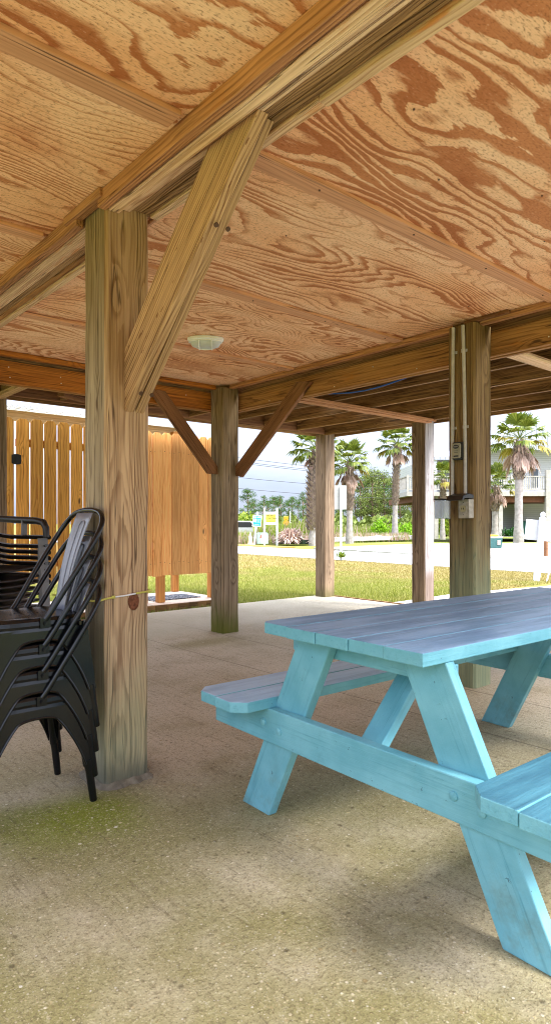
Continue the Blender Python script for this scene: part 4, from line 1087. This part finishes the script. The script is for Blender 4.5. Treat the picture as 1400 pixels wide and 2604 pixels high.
palm(1317, 34, 6.35, (.30, .1), 1.6, 25, 4, 'large palm with yellowing fronds and shaggy skirt in front of the house gable', .62, 1.7, .22, 0, 1.1, .7)
palm(1257, 37, 3.9, (.05, .0), 1.35, 20, 5, 'low yellow-green palm half hidden right of the electrical post', .55, .8, .19, 0, 1, .6)
palm(1124, 43, 4.6, (.1, .0), 1.2, 22, 6, 'dark green palm under the eaves of the far house porch', .6, .2, .15, 0)

# ------------------------------------------------------------------ pines and scrub behind the road
F_pine = foliage('pine_needles', srgb(36,62,18), srgb(64,94,28), srgb(104,126,48), .7, .15)
F_pine2 = foliage('pine_needles_light', srgb(70,84,34), srgb(106,118,50), srgb(140,146,74), .7, .15)
M_bark = plain('pine_bark', srgb(120,100,84), .95, 0, .1, .3, 3, .3)
def pine_proto(seed, Hh, mat):
    r = random.Random(seed); root = thing('pine_tree', 'x', 'tree')
    b = MB(); lx, ly = r.uniform(-.3, .3), r.uniform(-.3, .3)
    ax = lambda t: Vector((lx*t, ly*t, Hh*t))
    b.tube([ax(k/6) for k in range(7)], [.14*(1-.8*k/6)+.02 for k in range(7)], 6)
    cl = []
    for k in range(r.randint(24, 30)):
        t = r.uniform(.30, 1.0); th = r.uniform(0, 6.28); rad = Hh*.21*(1.15-.85*abs(t-.68)*2)*r.uniform(.35, 1.1)
        p0 = ax(t-.06); p1 = ax(t)+Vector((math.cos(th)*rad, math.sin(th)*rad, Hh*.03)); b.tube([p0, (p0+p1)/2, p1], [.045, .03, .012], 4, 0, False); cl.append((p1, r.uniform(.6, 1.)*Hh*.10))
    cl.append((ax(1.0), Hh*.07)); cl.append((ax(.9), Hh*.09))
    b.build('trunk', M_bark, root, smooth=True)
    b = MB()
    for c, s in cl:
        for q in range(70):
            d = Vector((r.gauss(0, 1), r.gauss(0, 1), r.gauss(0, .62))); d = d.normalized()*r.random()**.45*s; p = c+d
            n = Vector((r.gauss(0, 1), r.gauss(0, 1), r.gauss(0, 1))).normalized(); t_ = n.orthogonal().normalized(); w_ = n.cross(t_)
            e = s*r.uniform(.12, .22); b.face([p-t_*e, p+w_*e*.45, p+t_*e, p-w_*e*.45])
    b.build('crown', mat, root, fixn=False)
    return root
protos = [pine_proto(21, 8, F_pine), pine_proto(22, 7.2, F_pine), pine_proto(23, 8.5, F_pine2), pine_proto(24, 7.6, F_pine)]
used = set()
plist = [(628,98,8.3),(648,104,7.6),(668,96,7.9),(680,108,7.0),(697,100,7.0),(716,98,8.0),(731,104,7.4),(744,96,7.3),(757,110,6.3),(772,92,8.4),(786,96,9.2),(640,116,7.2),(706,118,7.4),
         (842,90,7.2),(858,84,7.0),(872,88,7.2),(905,84,7.3),(918,78,8.0),(932,84,9.3),(944,78,8.6),(956,82,9.2),(966,88,8.8),(978,80,8.6),(990,86,8.3),(1002,82,7.8),(1018,78,8.0),(1032,84,7.2),(1046,80,6.4),(950,98,9.0),(925,100,8.4),(970,102,8.6),
         (1116,86,6.0),(1132,90,6.2),(1290,90,6),(1310,84,5.6),(1340,88,6.2)]
rp = random.Random(9)
for i, (px, d, h) in enumerate(plist):
    v = i % 4 if px < 880 else (2 if i % 3 else 0)
    if px < 880 and v == 2: v = 1
    o = protos[v] if v not in used else copy_tree(protos[v]); used.add(v)
    o.location = far(px, d, -.45); s = h/8*(.72 if px < 800 else .78)
    o.scale = (s*1.05, s*1.05, s); o.rotation_euler = (0, 0, rp.uniform(0, 6.28))
    side_ = 'left of the slab-corner post' if px < 805 else ('behind the two middle palms' if px < 1060 else 'seen past the stilts of the far house')
    o['label'] = ('dark green' if v != 2 else 'thin yellowish')+' pine in the tree line '+side_
    o['group'] = ('dark' if v != 2 else 'thin')+' pines '+side_; o['category'] = 'tree'
for v, p_ in enumerate(protos):
    if v not in used: bpy.data.objects.remove(p_)
F_bush = foliage('roadside_bush', srgb(82,104,20), srgb(128,146,36), srgb(176,184,84), .6, .3)
F_bushb = foliage('bright_bush', srgb(84,128,10), srgb(130,172,24), srgb(170,200,60), .6, .35)
def bush(px, d, w_, h_, mat, label, n=700, seed=0, zb=0, name='bush', cat='bush', lf=.09, group=None, place=None):
    r = random.Random(seed+px); b = MB()
    lobes = [(Vector((r.uniform(-.38, .38)*w_, r.uniform(-.3, .3)*w_, h_*r.uniform(.3, .68))), r.uniform(.22, .36)) for k in range(9)]
    for k in range(n):
        c, s = r.choice(lobes); d_ = Vector((r.gauss(0, 1), r.gauss(0, 1), r.gauss(0, 1))).normalized()*r.random()**.35
        p = c+Vector((d_.x*s*w_, d_.y*s*w_, d_.z*s*h_))
        if p.z < .02: p.z = r.uniform(.02, h_*.3)
        n_ = Vector((r.gauss(0, 1), r.gauss(0, 1), r.gauss(0, .7)+.5)).normalized(); t_ = n_.orthogonal().normalized(); w2 = n_.cross(t_); e = lf*r.uniform(.6, 1.3)
        b.face([p-t_*e, p+w2*e*.5, p+t_*e, p-w2*e*.5])
    for k in range(6): b.tube([(0, 0, -.05), (r.uniform(-.3, .3)*w_, r.uniform(-.3, .3)*w_, h_*.6)], [.03, .01], 4, 1, False)
    o = b.build(name, [mat, M_bark], fixn=False, loc=place or far(px, d, zb)); tag(o, label, cat, group); return o
bush(626, 56, 3.6, 2.6, F_bush, 'rounded yellow-green bush on the verge at the left edge of the view past the brace', 1500, zb=-.45, lf=.14)
bush(690, 44, 2.2, 1.5, F_bush, 'low green bush seen between the posts of the yellow sign', 900, zb=-.3)
bush(955, 41, 1.5, 1.55, F_bushb, 'bright green young bush standing right of the short palm', 1100, zb=-.05, lf=.08)
bush(975, 42, 1.5, 1.0, F_bushb, 'lower bright bush touching the taller one beside the slim palm', 700, zb=-.05, lf=.08)
bush(1026, 41, 1.7, 1.2, F_bushb, 'bright green bush at the left side of the outer post', 900, zb=-.05, lf=.08)
bush(1128, 47, 1.6, 1.9, F_bush, 'leafy bush under the porch corner of the far house', 900, zb=0, lf=.10)
# yucca-like dry shrub by the signs
def dry_shrub(px, d, rad, n, seed, label, mats, zb=0, el0=5, name='dry_shrub'):
    r = random.Random(seed); b = MB()
    for k in range(n):
        th = r.uniform(0, 6.28); el = R(r.uniform(el0, 85)); L_ = rad*r.uniform(.6, 1.05); s0 = Vector((r.gauss(0, .16)*rad, r.gauss(0, .16)*rad, .1))
        d_ = Vector((math.cos(th)*math.cos(el), math.sin(th)*math.cos(el), math.sin(el))); sd = Vector((-math.sin(th), math.cos(th), 0))*.020*rad
        p1 = s0+d_*L_*.6; p2 = s0+d_*L_*.95-Vector((0, 0, L_*.28)); p2.z = max(p2.z, .02)
        b.face([s0-sd, s0+sd, p1+sd*1.4, p1-sd*1.4], r.choice((0, 0, 1) if len(mats) > 1 else (0,))); b.face([p1-sd*1.4, p1+sd*1.4, p2], 0)
    o = b.build(name, mats, fixn=False, loc=far(px, d, zb)); tag(o, label, 'shrub'); return o
dry_shrub(742, 30.5, 1.05, 520, 3, 'dry pinkish shrub of drooping blades between the yellow sign and the stout palm', [foliage('dry_blades', srgb(170,140,126), srgb(206,180,166), srgb(230,210,196), .8, .2)], 0, 0)
F_sago = foliage('sago_green', srgb(20,50,18), srgb(40,84,30), srgb(70,120,50), .5, .2)
dry_shrub(1293, 41, .95, 160, 5, 'dark green sago plant under the raised house by its cross brace', [F_sago], 0, 12, 'sago_plant')
dry_shrub(868, 18.0, .28, 120, 6, 'tuft of long grass at the foot of the street sign pole', [F_bush], -.03, 30, 'grass_tuft')

# tall roadside grasses (mass of thin blades) behind the signs and between the palms
def blades_mass(name, label, mats, pts, hmin, hmax, seed, wd=.02):
    r = random.Random(seed); b = MB()
    for p in pts:
        h = r.uniform(hmin, hmax)*(.55 if hmax > 1 and (p-CAM).dot(RT)/(p-CAM).dot(FW)*1640+700 < 650 else 1); th = r.uniform(0, 3.14); s_ = Vector((math.cos(th), math.sin(th), 0))*wd; le = Vector((r.gauss(0, .18), r.gauss(0, .18), 0))*h
        b.face([p-s_, p+s_, p+le+Vector((0, 0, h))], r.choice(range(len(mats))))
    o = b.build(name, mats, fixn=False); return tag(o, label, 'grass', None, 'stuff')
r = random.Random(31); pts = []
for k in range(9000):
    px = r.uniform(596, 830); d = r.uniform(33, 47); z = -.07-.4*max(0, min(1, (d-36)/8)); pts.append(far(px, d, z))
for k in range(7000):
    px = r.uniform(830, 1060); d = r.uniform(41, 52); z = -.07-.4*max(0, min(1, (d-36)/8)); pts.append(far(px, d, z))
blades_mass('tall_grass', 'tall green and straw coloured roadside grass behind the signs and palms', [F_bush, F_bush, F_bush, F_dead], pts, .5, 1.35, 5, .03)
pts = []
for k in range(2600):
    px = r.uniform(600, 800); pts.append(far(px, r.uniform(30.8, 33), -.02))
for k in range(3000):
    px = r.uniform(845, 1040); pts.append(far(px, r.uniform(37, 40), -.02))
blades_mass('dry_grass', 'pale dry grass at the foot of the signs and along the planting bed edge', [F_dead, F_dead, F_bush], pts, .15, .5, 6, .025)

r = random.Random(77); b = MB()
for k in range(9000):
    px = r.choice((r.uniform(596, 790), r.uniform(800, 1070), r.uniform(1100, 1420))); d = r.uniform(62, 80); hh = 1.9+1.0*mnoise.noise(Vector((px*.04, 0, 0)))
    p = far(px, d, -.45+hh*r.random()**.8); n_ = Vector((r.gauss(0, 1), r.gauss(0, 1), r.gauss(0, .7)+.4)).normalized(); t_ = n_.orthogonal().normalized(); w2 = n_.cross(t_); e = r.uniform(.2, .42)
    b.face([p-t_*e, p+w2*e*.5, p+t_*e, p-w2*e*.5])
tag(b.build('undergrowth', F_pine2, fixn=False), 'mass of olive undergrowth below the pine line', 'undergrowth', None, 'stuff')
# timber edging of the planting bed, opposite verge
b = MB()
def log(p0, p1, mat, nm, lb, r_=.08):
    m = MB(); m.tube([p0, (p0+p1)/2, p1], r_, 8); return tag(m.build(nm, mat, smooth=True), lb, 'timber')
log(far(700, 30.6, .06), far(800, 31.8, .06), plain('grey_log', srgb(176,168,156), .9, 0, .1, .2, 4), 'bed_edging', 'long grey timber edging the planting bed in front of the dry shrub')
def stone_row(px0, d0, px1, d1, n, lb):
    m = MB(); r2 = random.Random(px0)
    for k in range(n):
        p = far(px0+(px1-px0)*k/n, d0+(d1-d0)*k/n, 0); s = r2.uniform(.14, .2)
        m.box(p.x-s, p.x+s, p.y-s*.7, p.y+s*.7, -.02, s*r2.uniform(.9, 1.3))
    o = m.build('stone_edging', plain('edging_stone', srgb(170,164,160), .9, 0, .1, .25, 3), bevel=.03); return tag(o, lb, 'edging')
stone_row(848, 34, 1050, 38.6, 52, 'low row of grey edging stones around the palms right of the street sign')

# ------------------------------------------------------------------ signs, cone, boxes across the road
def txt(s, size, mat, parent, loc, align='CENTER', name='lettering', ext=.002, M=None):
    cu = bpy.data.curves.new(name, 'FONT'); cu.body = s; cu.size = size; cu.align_x = align; cu.align_y = 'CENTER'; cu.extrude = ext; cu.offset = size*.035
    t = bpy.data.objects.new('tmp', cu); COL.objects.link(t); dg = bpy.context.evaluated_depsgraph_get(); me = bpy.data.meshes.new_from_object(t.evaluated_get(dg))
    bpy.data.objects.remove(t); me.materials.clear(); me.materials.append(mat); me.name = name
    o = bpy.data.objects.new(name, me); COL.objects.link(o); o.parent = parent; o.location = loc; o.rotation_euler = (R(90), 0, 0); return o
VIEWZ = -math.atan2(.6534, .7571)
M_ink = plain('sign_ink', (.03, .03, .03, 1), .6); M_yelsign = plain('sign_yellow', srgb(236,220,70), .5, 0, .3, .04)
M_blue = plain('sign_blue', srgb(30,140,205), .5, 0, .3, .06); M_grn = plain('sign_green_ink', srgb(96,150,40), .6)
fs = thing('charter_sign', 'yellow FISHING CHARTERS sign hung between two white posts', 'sign', far(688, 30.2), VIEWZ+R(4))
for x in (-.295, .295): fs_p = member('post', (x, 0, -.1), (x, 0, 1.70), .085, .085, M_white, fs, .008, (0, 1, 0))
b = MB()
for x in (-.295, .295): b.prism([(-.05, -.05), (.05, -.05), (.05, .05), (-.05, .05)], 'z', 1.70, 1.73)
b = MB(); b.box(-.27, .27, -.012, .012, .965, 1.46); bd = b.build('board', M_white, fs)
b = MB(); b.box(-.235, .235, -.016, -.0125, 1.03, 1.40); fc = b.build('face', M_yelsign, bd)
txt('FISHING', .105, M_ink, bd, (0, -.0175, 1.325)); txt('CHARTERS', .100, M_ink, bd, (0, -.0175, 1.215)); txt('251-000-7000', .062, M_grn, bd, (0, -.0175, 1.07))
b = MB(); b.box(-.20, .20, -.0178, -.0165, 1.128, 1.136); b.build('rule_line', M_ink, bd)
member('crossbar', (-.25, 0, 1.49), (.25, 0, 1.49), .05, .05, M_white, fs); member('crossbar', (-.25, 0, .94), (.25, 0, .94), .05, .05, M_white, fs)
rs = thing('rental_sign', 'blue FOR RENT board on a leaning white post beside the traffic cone', 'sign', far(646, 30.0), VIEWZ+R(4)); rs.rotation_euler = (0, R(6), VIEWZ+R(4))
member('post', (0, 0, -.1), (0, 0, 1.52), .09, .09, M_white, rs, .008, (0, 1, 0))
b = MB(); b.box(-.19, .22, -.062, -.050, .83, 1.36); bd = b.build('board', M_white, rs)
b = MB(); b.box(-.155, .195, -.066, -.0625, .87, 1.32); b.build('face', M_blue, bd)
txt('FOR RENT', .075, M_white, bd, (.02, -.068, 1.262)); txt('251 540 7702', .045, M_white, bd, (.02, -.068, .915))
b = MB(); b.box(-.13, -.01, -.069, -.0665, 1.03, 1.19); b.build('picture_patch', M_white, bd)
b = MB()
for k in range(5): b.box(.02, .165-.03*(k % 2), -.069, -.0665, 1.18-.037*k, 1.188-.037*k)
b.build('small_print', M_white, bd)
cn_ = thing('traffic_cone', 'faded traffic cone at the foot of the blue board', 'cone', far(636, 29.6))
b = MB(); b.tube([(0, 0, .03), (0, 0, .28), (0, 0, .40), (0, 0, .56)], [.125, .075, .055, .022], 16); b.build('body', M_cone, cn_, smooth=True)
b = MB(); b.tube([(0, 0, .26), (0, 0, .40)], [.082, .058], 16); b.build('collar', M_white, cn_, smooth=True)
b = MB(); b.box(-.17, .17, -.17, .17, 0, .03); b.build('base', M_cone, cn_, bevel=.008)
ub = thing('utility_box', 'pale green utility cabinet with a red mark standing behind the sign posts', 'utility box', far(667, 30.6), VIEWZ+R(10))
M_ug = plain('utility_green', srgb(188,206,196), .5, 0, .4, .06)
b = MB(); b.prism([(-.24, 0), (.24, 0), (.24, .49), (.21, .53), (-.21, .53), (-.24, .49)], 'y', -.2, .2); b.build('cabinet', M_ug, ub, bevel=.01)
b = MB(); b.box(-.225, .225, -.208, -.2, .04, .46); b.build('door', M_ug, ub, bevel=.004)
b = MB(); b.box(-.12, -.09, -.212, -.209, .30, .43); b.box(-.16, -.10, -.212, -.209, .28, .31); b.build('red_mark', plain('red_decal', srgb(225,60,30), .5), ub)
dsn = thing('warning_sign', 'orange diamond road sign standing in the grass by the dry shrub', 'sign', far(727, 42, -.45), VIEWZ)
b = MB(); s = .25; z = 1.42
b.prism([(0, z-s), (s, z), (0, z+s), (-s, z)], 'y', -.02, 0); b.build('board', M_orange, dsn); b = MB(); b.box(-.14, .14, -.02, 0, z+.17, z+.40); b.build('upper_plate', M_orange, dsn, bevel=.02)
b = MB(); b.tube([(0, .02, -.1), (0, .02, 1.6)], .03, 8); b.build('post', M_pvc, dsn)
mk = MB(); mk.tube([(0, 0, -.1), (0, 0, 2.3)], [.05, .045], 8); mk.box(-.06, .10, -.03, .03, 1.25, 1.45)
tag(mk.build('marker_pole', M_white, loc=far(737, 50, -.45)), 'slim white utility marker pole rising behind the orange sign', 'pole')
# street sign seen from behind
ss = thing('street_sign', 'back of a white rectangular street sign on a pole in the lawn', 'sign', far(866, 18.1, -.04), VIEWZ+R(3))
b = MB(); b.prism(rrect(.46, .68, .03), 'y', -.002, .002); bb_ = b.build('board', M_offw, ss, loc=(-.06, .035, 1.79))
bb_.data.materials[0] = plain('bare_aluminium', srgb(158,158,154), .5, .1, .4, .06)
b = MB(); b.box(-.028, .028, -.012, .0, -.1, 2.10); b.box(-.028, -.020, 0, .02, -.1, 2.1); b.box(.020, .028, 0, .02, -.1, 2.1); b.build('pole', M_white, ss)
b = MB(); b.tube([(0, -.018, 2.05), (0, -.011, 2.05)], .010, 8); b.build('bolt', M_bolt, ss)
b = MB(); b.tube([(0, -.018, 1.54), (0, -.011, 1.54)], .010, 8); b.build('bolt', M_bolt, ss)
# leaning white realty post with hanging board, right side
rp_ = thing('yard_sign', 'leaning white yard post with pointed cap and blank white board', 'sign', far(1362, 11.9, -.03)); rp_.rotation_euler = (0, R(5.5), VIEWZ+R(-6))
member('post', (0, 0, -.1), (0, 0, 1.16), .10, .10, M_white, rp_, .006, (0, 1, 0))
b = MB(); b.tube([(0, 0, 1.16), (0, 0, 1.175), (0, 0, 1.20), (0, 0, 1.225), (0, 0, 1.26), (0, 0, 1.29)], [.062, .062, .035, .05, .045, .006], 12); b.build('cap', M_white, rp_, smooth=True)
b = MB(); b.box(-.27, .42, .056, .068, .755, 1.13); b.build('board', M_white, rp_, bevel=.003)
b = MB(); b.box(.14, .165, -.1, -.08, -.1, .32); sk = b.build('stake', M_white, rp_); sk.rotation_euler = (0, R(8), 0)
sp_ = MB(); sp_.prism([(-.05, -.05), (.05, -.05), (.05, .05), (-.05, .05)], 'z', -.1, .62); sp_.prism([(-.04, -.04), (.04, -.04), (.04, .04), (-.04, .04)], 'z', .62, .65)
tag(sp_.build('wooden_stake', T_braced, loc=far(1386, 20), bevel=.01), 'short brown wooden stake on the verge behind the leaning white post', 'stake')
# cooler by the yard
cb_ = thing('cooler_box', 'dark teal storage cooler with an orange lid on the sandy yard', 'cooler', far(1254, 26.0), VIEWZ+R(8))
b = MB(); b.prism([(-.24, 0), (.24, 0), (.28, .40), (-.28, .40)], 'y', -.2, .2); b.build('body', M_teal, cb_, bevel=.02)
b = MB(); b.box(-.29, .29, -.21, .21, .403, .46); lid = b.build('lid', M_boxg, cb_, bevel=.02)
b = MB(); b.box(-.23, .12, -.17, .17, .463, .53); b.build('cushion', M_orange, cb_, bevel=.02)
b = MB(); b.box(.04, .18, -.225, -.205, .12, .32); b.build('latch', M_boxg, cb_, bevel=.01)
# passing car
car = thing('parked_car', 'silver station wagon half hidden by tall grass beyond the blue board', 'car', far(612, 43, -.34), VIEWZ)
b = MB()
b.prism([(-2.2, .35), (2.1, .35), (2.15, .75), (2.05, .88), (1.25, .98), (.75, 1.42), (-1.6, 1.45), (-2.05, 1.0), (-2.25, .9)], 'y', -.85, .85)
b.build('body', plain('silver_car_paint', (.5, .5, .52, 1), .25, .5, .5, .03), car, bevel=.05)
b = MB(); b.prism([(-1.5, 1.02), (1.05, 1.02), (.66, 1.35), (-1.35, 1.37)], 'y', -.862, -.851); b.build('window', M_black, car)
for x in (-1.4, 1.35):
    b = MB(); b.tube([(x, -.90, .34), (x, -.70, .34)], .34, 20); wh = b.build('wheel', M_black, car, smooth=True)
    b = MB(); b.tube([(x, -.912, .34), (x, -.901, .34)], .2, 16); b.build('rim', M_bolt, wh)
# small dark box by the palm foot
mb_ = MB(); mb_.box(-.22, .22, -.15, .15, 0, .17); mb_.box(-.24, .24, -.17, .17, .17, .20)
tag(mb_.build('valve_box', plain('dark_green_box', srgb(40,56,40), .6), loc=far(772, 30.2), bevel=.01), 'small dark green box at the foot of the stout palm', 'box')

# ------------------------------------------------------------------ power lines
def wire(pa, pb, da, db, py0, py1, lb, sag=.6):
    A = far(pa, da, zat(py0, da)); B_ = far(pb, db, zat(py1, db)); m = MB(); n = 24
    m.tube([A.lerp(B_, k/n)-Vector((0, 0, sag*4*(k/n)*(1-k/n))) for k in range(n+1)], .022, 5)
    return tag(m.build('power_line', M_black), lb, 'power line', 'power lines crossing the sky beyond the road')
for lb, y0, y1 in (('topmost wire crossing the sky', 1117, 1212), ('second wire, just under the topmost', 1127, 1219), ('third wire, close below the second', 1131, 1223), ('fourth wire, halfway down to the pines', 1176, 1246), ('lowest wire, just above the pine tops', 1206, 1270)):
    wire(300, 1160, 58, 74, y0, y1, lb)
for px, d, ht, lb in ((300, 58, 9.5, 'left utility pole carrying the wires, behind the fence'), (1160, 74, 8.5, 'right utility pole carrying the wires, behind the far house')):
    m = MB(); m.tube([(0, 0, -.6), (0, 0, ht)], [.16, .11], 10); m.box(-1.1, 1.1, -.06, .06, ht-.6, ht-.45)
    tag(m.build('utility_pole', M_bark, loc=far(px, d)), lb, 'utility pole')

# ------------------------------------------------------------------ raised house across the road (local frame: X right, Y away, floor on stilts)
HB = thing('raised_house', 'pale two-level house on stilts with a metal roof and railed deck across the road', 'house', far(1250, 46.0), VIEWZ)
sc_h = 46/1640
def hx(px): return (px-1250)*sc_h
M_siding = NT('pale_siding'); x_, y_, z_ = M_siding.sep(M_siding.co('Object'))
fz = M_siding.m('FRACT', M_siding.m('DIVIDE', z_, .16)); M_siding.bump(fz, .8, .02)
M_sid = M_siding.fin(M_siding.mix(M_siding.step(fz, .82, .98), srgb(180,180,180), srgb(134,134,136)), .6, .3)
M_rf = NT('metal_roof'); x_, y_, z_ = M_rf.sep(M_rf.co('Object'))
fx_ = M_rf.m('FRACT', M_rf.m('DIVIDE', x_, .4)); M_rf.bump(M_rf.step(fx_, .86, .95), .6, .03)
M_rfm = M_rf.fin(M_rf.mix(M_rf.step(fx_, .88, .96), srgb(160,163,170), srgb(120,122,132)), .45, .5, .1)
M_deckw = plain('greyed_deck_wood', srgb(164,158,150), .8, 0, .2, .15, 4); M_reddk = plain('red_brown_timber', srgb(104,66,48), .8, 0, .2, .2, 4)
M_glass = plain('dark_window_glass', (.08, .09, .10, 1), .1, 0, .6, .02)
zt_ = lambda py, dd=46: zat(py, dd)
ZD = zt_(1250)            # deck level
b = MB(); b.box(hx(1222), hx(1560), 2.2, 11, ZD, zt_(1138)); wl = b.build('wall', M_sid, HB)
b = MB(); b.box(hx(1085), hx(1222)-.01, 4.6, 11, ZD, zt_(1165)); b.build('wall', M_sid, HB)
# hip roof
def hip(x0, x1, y0, y1, ze, zr, rx0, rx1, nm='roof'):
    m = MB(); ym = (y0+y1)/2
    A, B_, C_, D_ = Vector((x0, y0, ze)), Vector((x1, y0, ze)), Vector((x1, y1, ze)), Vector((x0, y1, ze)); E, F_ = Vector((rx0, ym, zr)), Vector((rx1, ym, zr))
    m.face([A, B_, F_, E]); m.face([B_, C_, F_]); m.face([C_, D_, E, F_]); m.face([D_, A, E]); m.face([A, D_, C_, B_])
    m.box(x0, x1, y0-.04, y0-.005, ze-.22, ze+.02)
    return m.build(nm, M_rfm, HB)
rf = hip(hx(1206), hx(1580), 1.4, 12, zt_(1134), zat(1064, 51), hx(1352)*51/46-.2, hx(1470))
m = MB(); m.tube([(hx(1352)+.2, 6.7, zat(1064, 51)+.02), (hx(1470), 6.7, zat(1064, 51)+.02)], .09, 6); m.build('ridge_vent', M_deckw, rf)
# gable facing us
m = MB(); a_ = (hx(1352), zat(1068, 47)); m.prism([(hx(1226), zt_(1140)), (hx(1490), zt_(1140)), (a_[0]+.1, a_[1])], 'y', 1.0, 6.5); g_ = m.build('gable', M_rfm, HB)
hip(hx(1096), hx(1224), .4, 9, zt_(1160), zt_(1128), hx(1150), hx(1222), 'porch_roof')
# windows
for (p0, p1, q0, q1) in ((1282, 1293, 1182, 1232), (1296, 1307, 1178, 1232), (1378, 1398, 1186, 1236)):
    m = MB(); m.box(hx(p0)-.07, hx(p1)+.07, 2.13, 2.19, zt_(q1)-.07, zt_(q0)+.07); wf = m.build('window', M_white, HB)
    m = MB(); m.box(hx(p0), hx(p1), 2.10, 2.125, zt_(q1), zt_(q0)); m.build('pane', M_glass, wf)
# deck slab, railings, stilts
m = MB(); m.box(hx(1034), hx(1560), .0, 5.4, ZD-.32, ZD-.02); m.build('deck', M_deckw, HB)
m = MB(); m.box(hx(1050), hx(1560), .3, 10, ZD-.75, ZD-.325); m.build('floor_beam', M_reddk, HB)
def rail_run(x0, x1, y):
    m = MB(); m.box(x0, x1, y-.05, y+.05, ZD+1.05, ZD+1.12); m.box(x0, x1, y-.025, y+.025, ZD+.12, ZD+.2)
    m.build('handrail', M_deckw, HB)
    m = MB(); x = x0+.08
    while x < x1: m.box(x-.03, x+.03, y-.02, y+.02, ZD+.2, ZD+1.05); x += .155
    m.build('baluster', M_deckw, HB)
rail_run(hx(1034), hx(1392), .08)
m = MB(); y = .2
while y < 4.5: m.box(hx(1034)-.02, hx(1034)+.02, y-.03, y+.03, ZD+.2, ZD+1.05); y += .16
m.box(hx(1034)-.05, hx(1034)+.05, .2, 4.6, ZD+1.05, ZD+1.12); m.build('baluster', M_deckw, HB)
for px in (1036, 1080, 1150, 1222, 1300, 1392): 
    m = MB(); m.box(hx(px)-.07, hx(px)+.07, .0, .14, ZD-.02, ZD+1.2); m.build('railing_post', M_deckw, HB)
for px in (1110, 1200): 
    m = MB(); m.box(hx(px)-.13, hx(px)+.13, .5, .76, ZD, zt_(1163)); m.build('porch_column', M_white, HB)
for px, y in ((1111, .3), (1196, .3), (1276, .3), (1306, 3.5), (1366, 3.5), (1394, .3), (1330, 7), (1276, 7), (1111, 7), (1196, 7)):
    m = MB(); m.box(hx(px)-.14, hx(px)+.14, y, y+.28, -.2, ZD-.3); m.build('stilt', M_reddk if y > .4 else M_deckw, HB)
m = MB(); m.box(hx(1386), hx(1402), -.1, .2, -.2, zt_(1195)); m.build('corner_post', M_deckw, HB)
for s in (1, -1):
    m = MB(); m.tube([(hx(1278), .45, .4 if s > 0 else 2.2), (hx(1306), 3.4, 2.2 if s > 0 else .4)], .08, 4); m.build('cross_brace', M_reddk, HB)
m = MB(); m.box(hx(1372), hx(1560), 4, 10, 0, ZD-.76); m.build('lower_wall', M_sid, HB)
m = MB(); m.box(hx(1248), hx(1560), -.3, 10, -.05, .10); m.build('foundation_slab', M_gravel, HB)
wb = thing('wheelie_bin', 'dark green bin standing beneath the raised house', 'bin', far(1332, 48), VIEWZ)
m = MB(); m.prism([(-.25, 0), (.25, 0), (.30, 1.0), (-.30, 1.0)], 'y', -.3, .3); m.build('body', plain('bin_green', srgb(10,84,66), .5), wb, bevel=.03)
m = MB(); m.box(-.32, .32, -.34, .32, 1.005, 1.08); m.build('lid', plain('bin_green_lid', srgb(14,70,58), .5), wb, bevel=.02)

# ------------------------------------------------------------------ grass on the lawn
def lawn_blades():
    import numpy as np
    rg = np.random.default_rng(2); vs = []
    def add(n, x0, x1, y0, y1, h0, h1, w_):
        X = rg.uniform(x0, x1, n); Y = rg.uniform(y0, y1, n)
        rel = np.stack([X-CAM.x, Y-CAM.y], 1); dep = rel@np.array([FW.x, FW.y]); lat = rel@np.array([RT.x, RT.y])
        ok = (dep > 2) & (np.abs(lat) < dep*.62)
        ok &= ~((X > .55) & (X < 3.98) & (Y > 4.42) & (Y < 5.72))
        ok &= ~((X > 5.5) & (Y < 3.25-.03*(X-5.5)))
        X, Y = X[ok], Y[ok]; n = len(X)
        h = rg.uniform(h0, h1, n); th = rg.uniform(0, np.pi, n); lx = rg.normal(0, .35, n)*h; ly = rg.normal(0, .35, n)*h
        ww = w_*rg.uniform(.7, 1.3, n)
        dx, dy = np.cos(th)*ww, np.sin(th)*ww; z = np.full(n, -.036)
        a = np.stack([X-dx, Y-dy, z], 1); b_ = np.stack([X+dx, Y+dy, z], 1); c = np.stack([X+lx, Y+ly, z+h], 1)
        vs.append(np.stack([a, b_, c], 1).reshape(-1, 3))
    add(90000, 0, 5.6, 4.34, 8.5, .03, .075, .0045)
    add(60000, 5.58, 8.5, 3.15, 8.5, .03, .07, .006)
    add(90000, 0, 12, 8.5, 18, .03, .065, .010)
    add(40000, 8.5, 12, 3.0, 8.5, .02, .05, .009)
    add(16000, 5.5, 7, 4.0, 6.0, .03, .07, .005)
    V = np.concatenate(vs); n = len(V)//3
    me = bpy.data.meshes.new('grass'); me.vertices.add(len(V)); me.vertices.foreach_set('co', V.ravel())
    me.loops.add(n*3); me.loops.foreach_set('vertex_index', np.arange(n*3)); me.polygons.add(n)
    me.polygons.foreach_set('loop_start', np.arange(0, n*3, 3)); me.polygons.foreach_set('loop_total', np.full(n, 3)); me.update(); me.validate()
    me.materials.append(M_blade); o = bpy.data.objects.new('grass', me); COL.objects.link(o)
    tag(o, 'short mown grass, green near the slab and straw coloured near the road', 'grass', None, 'stuff')
lawn_blades()
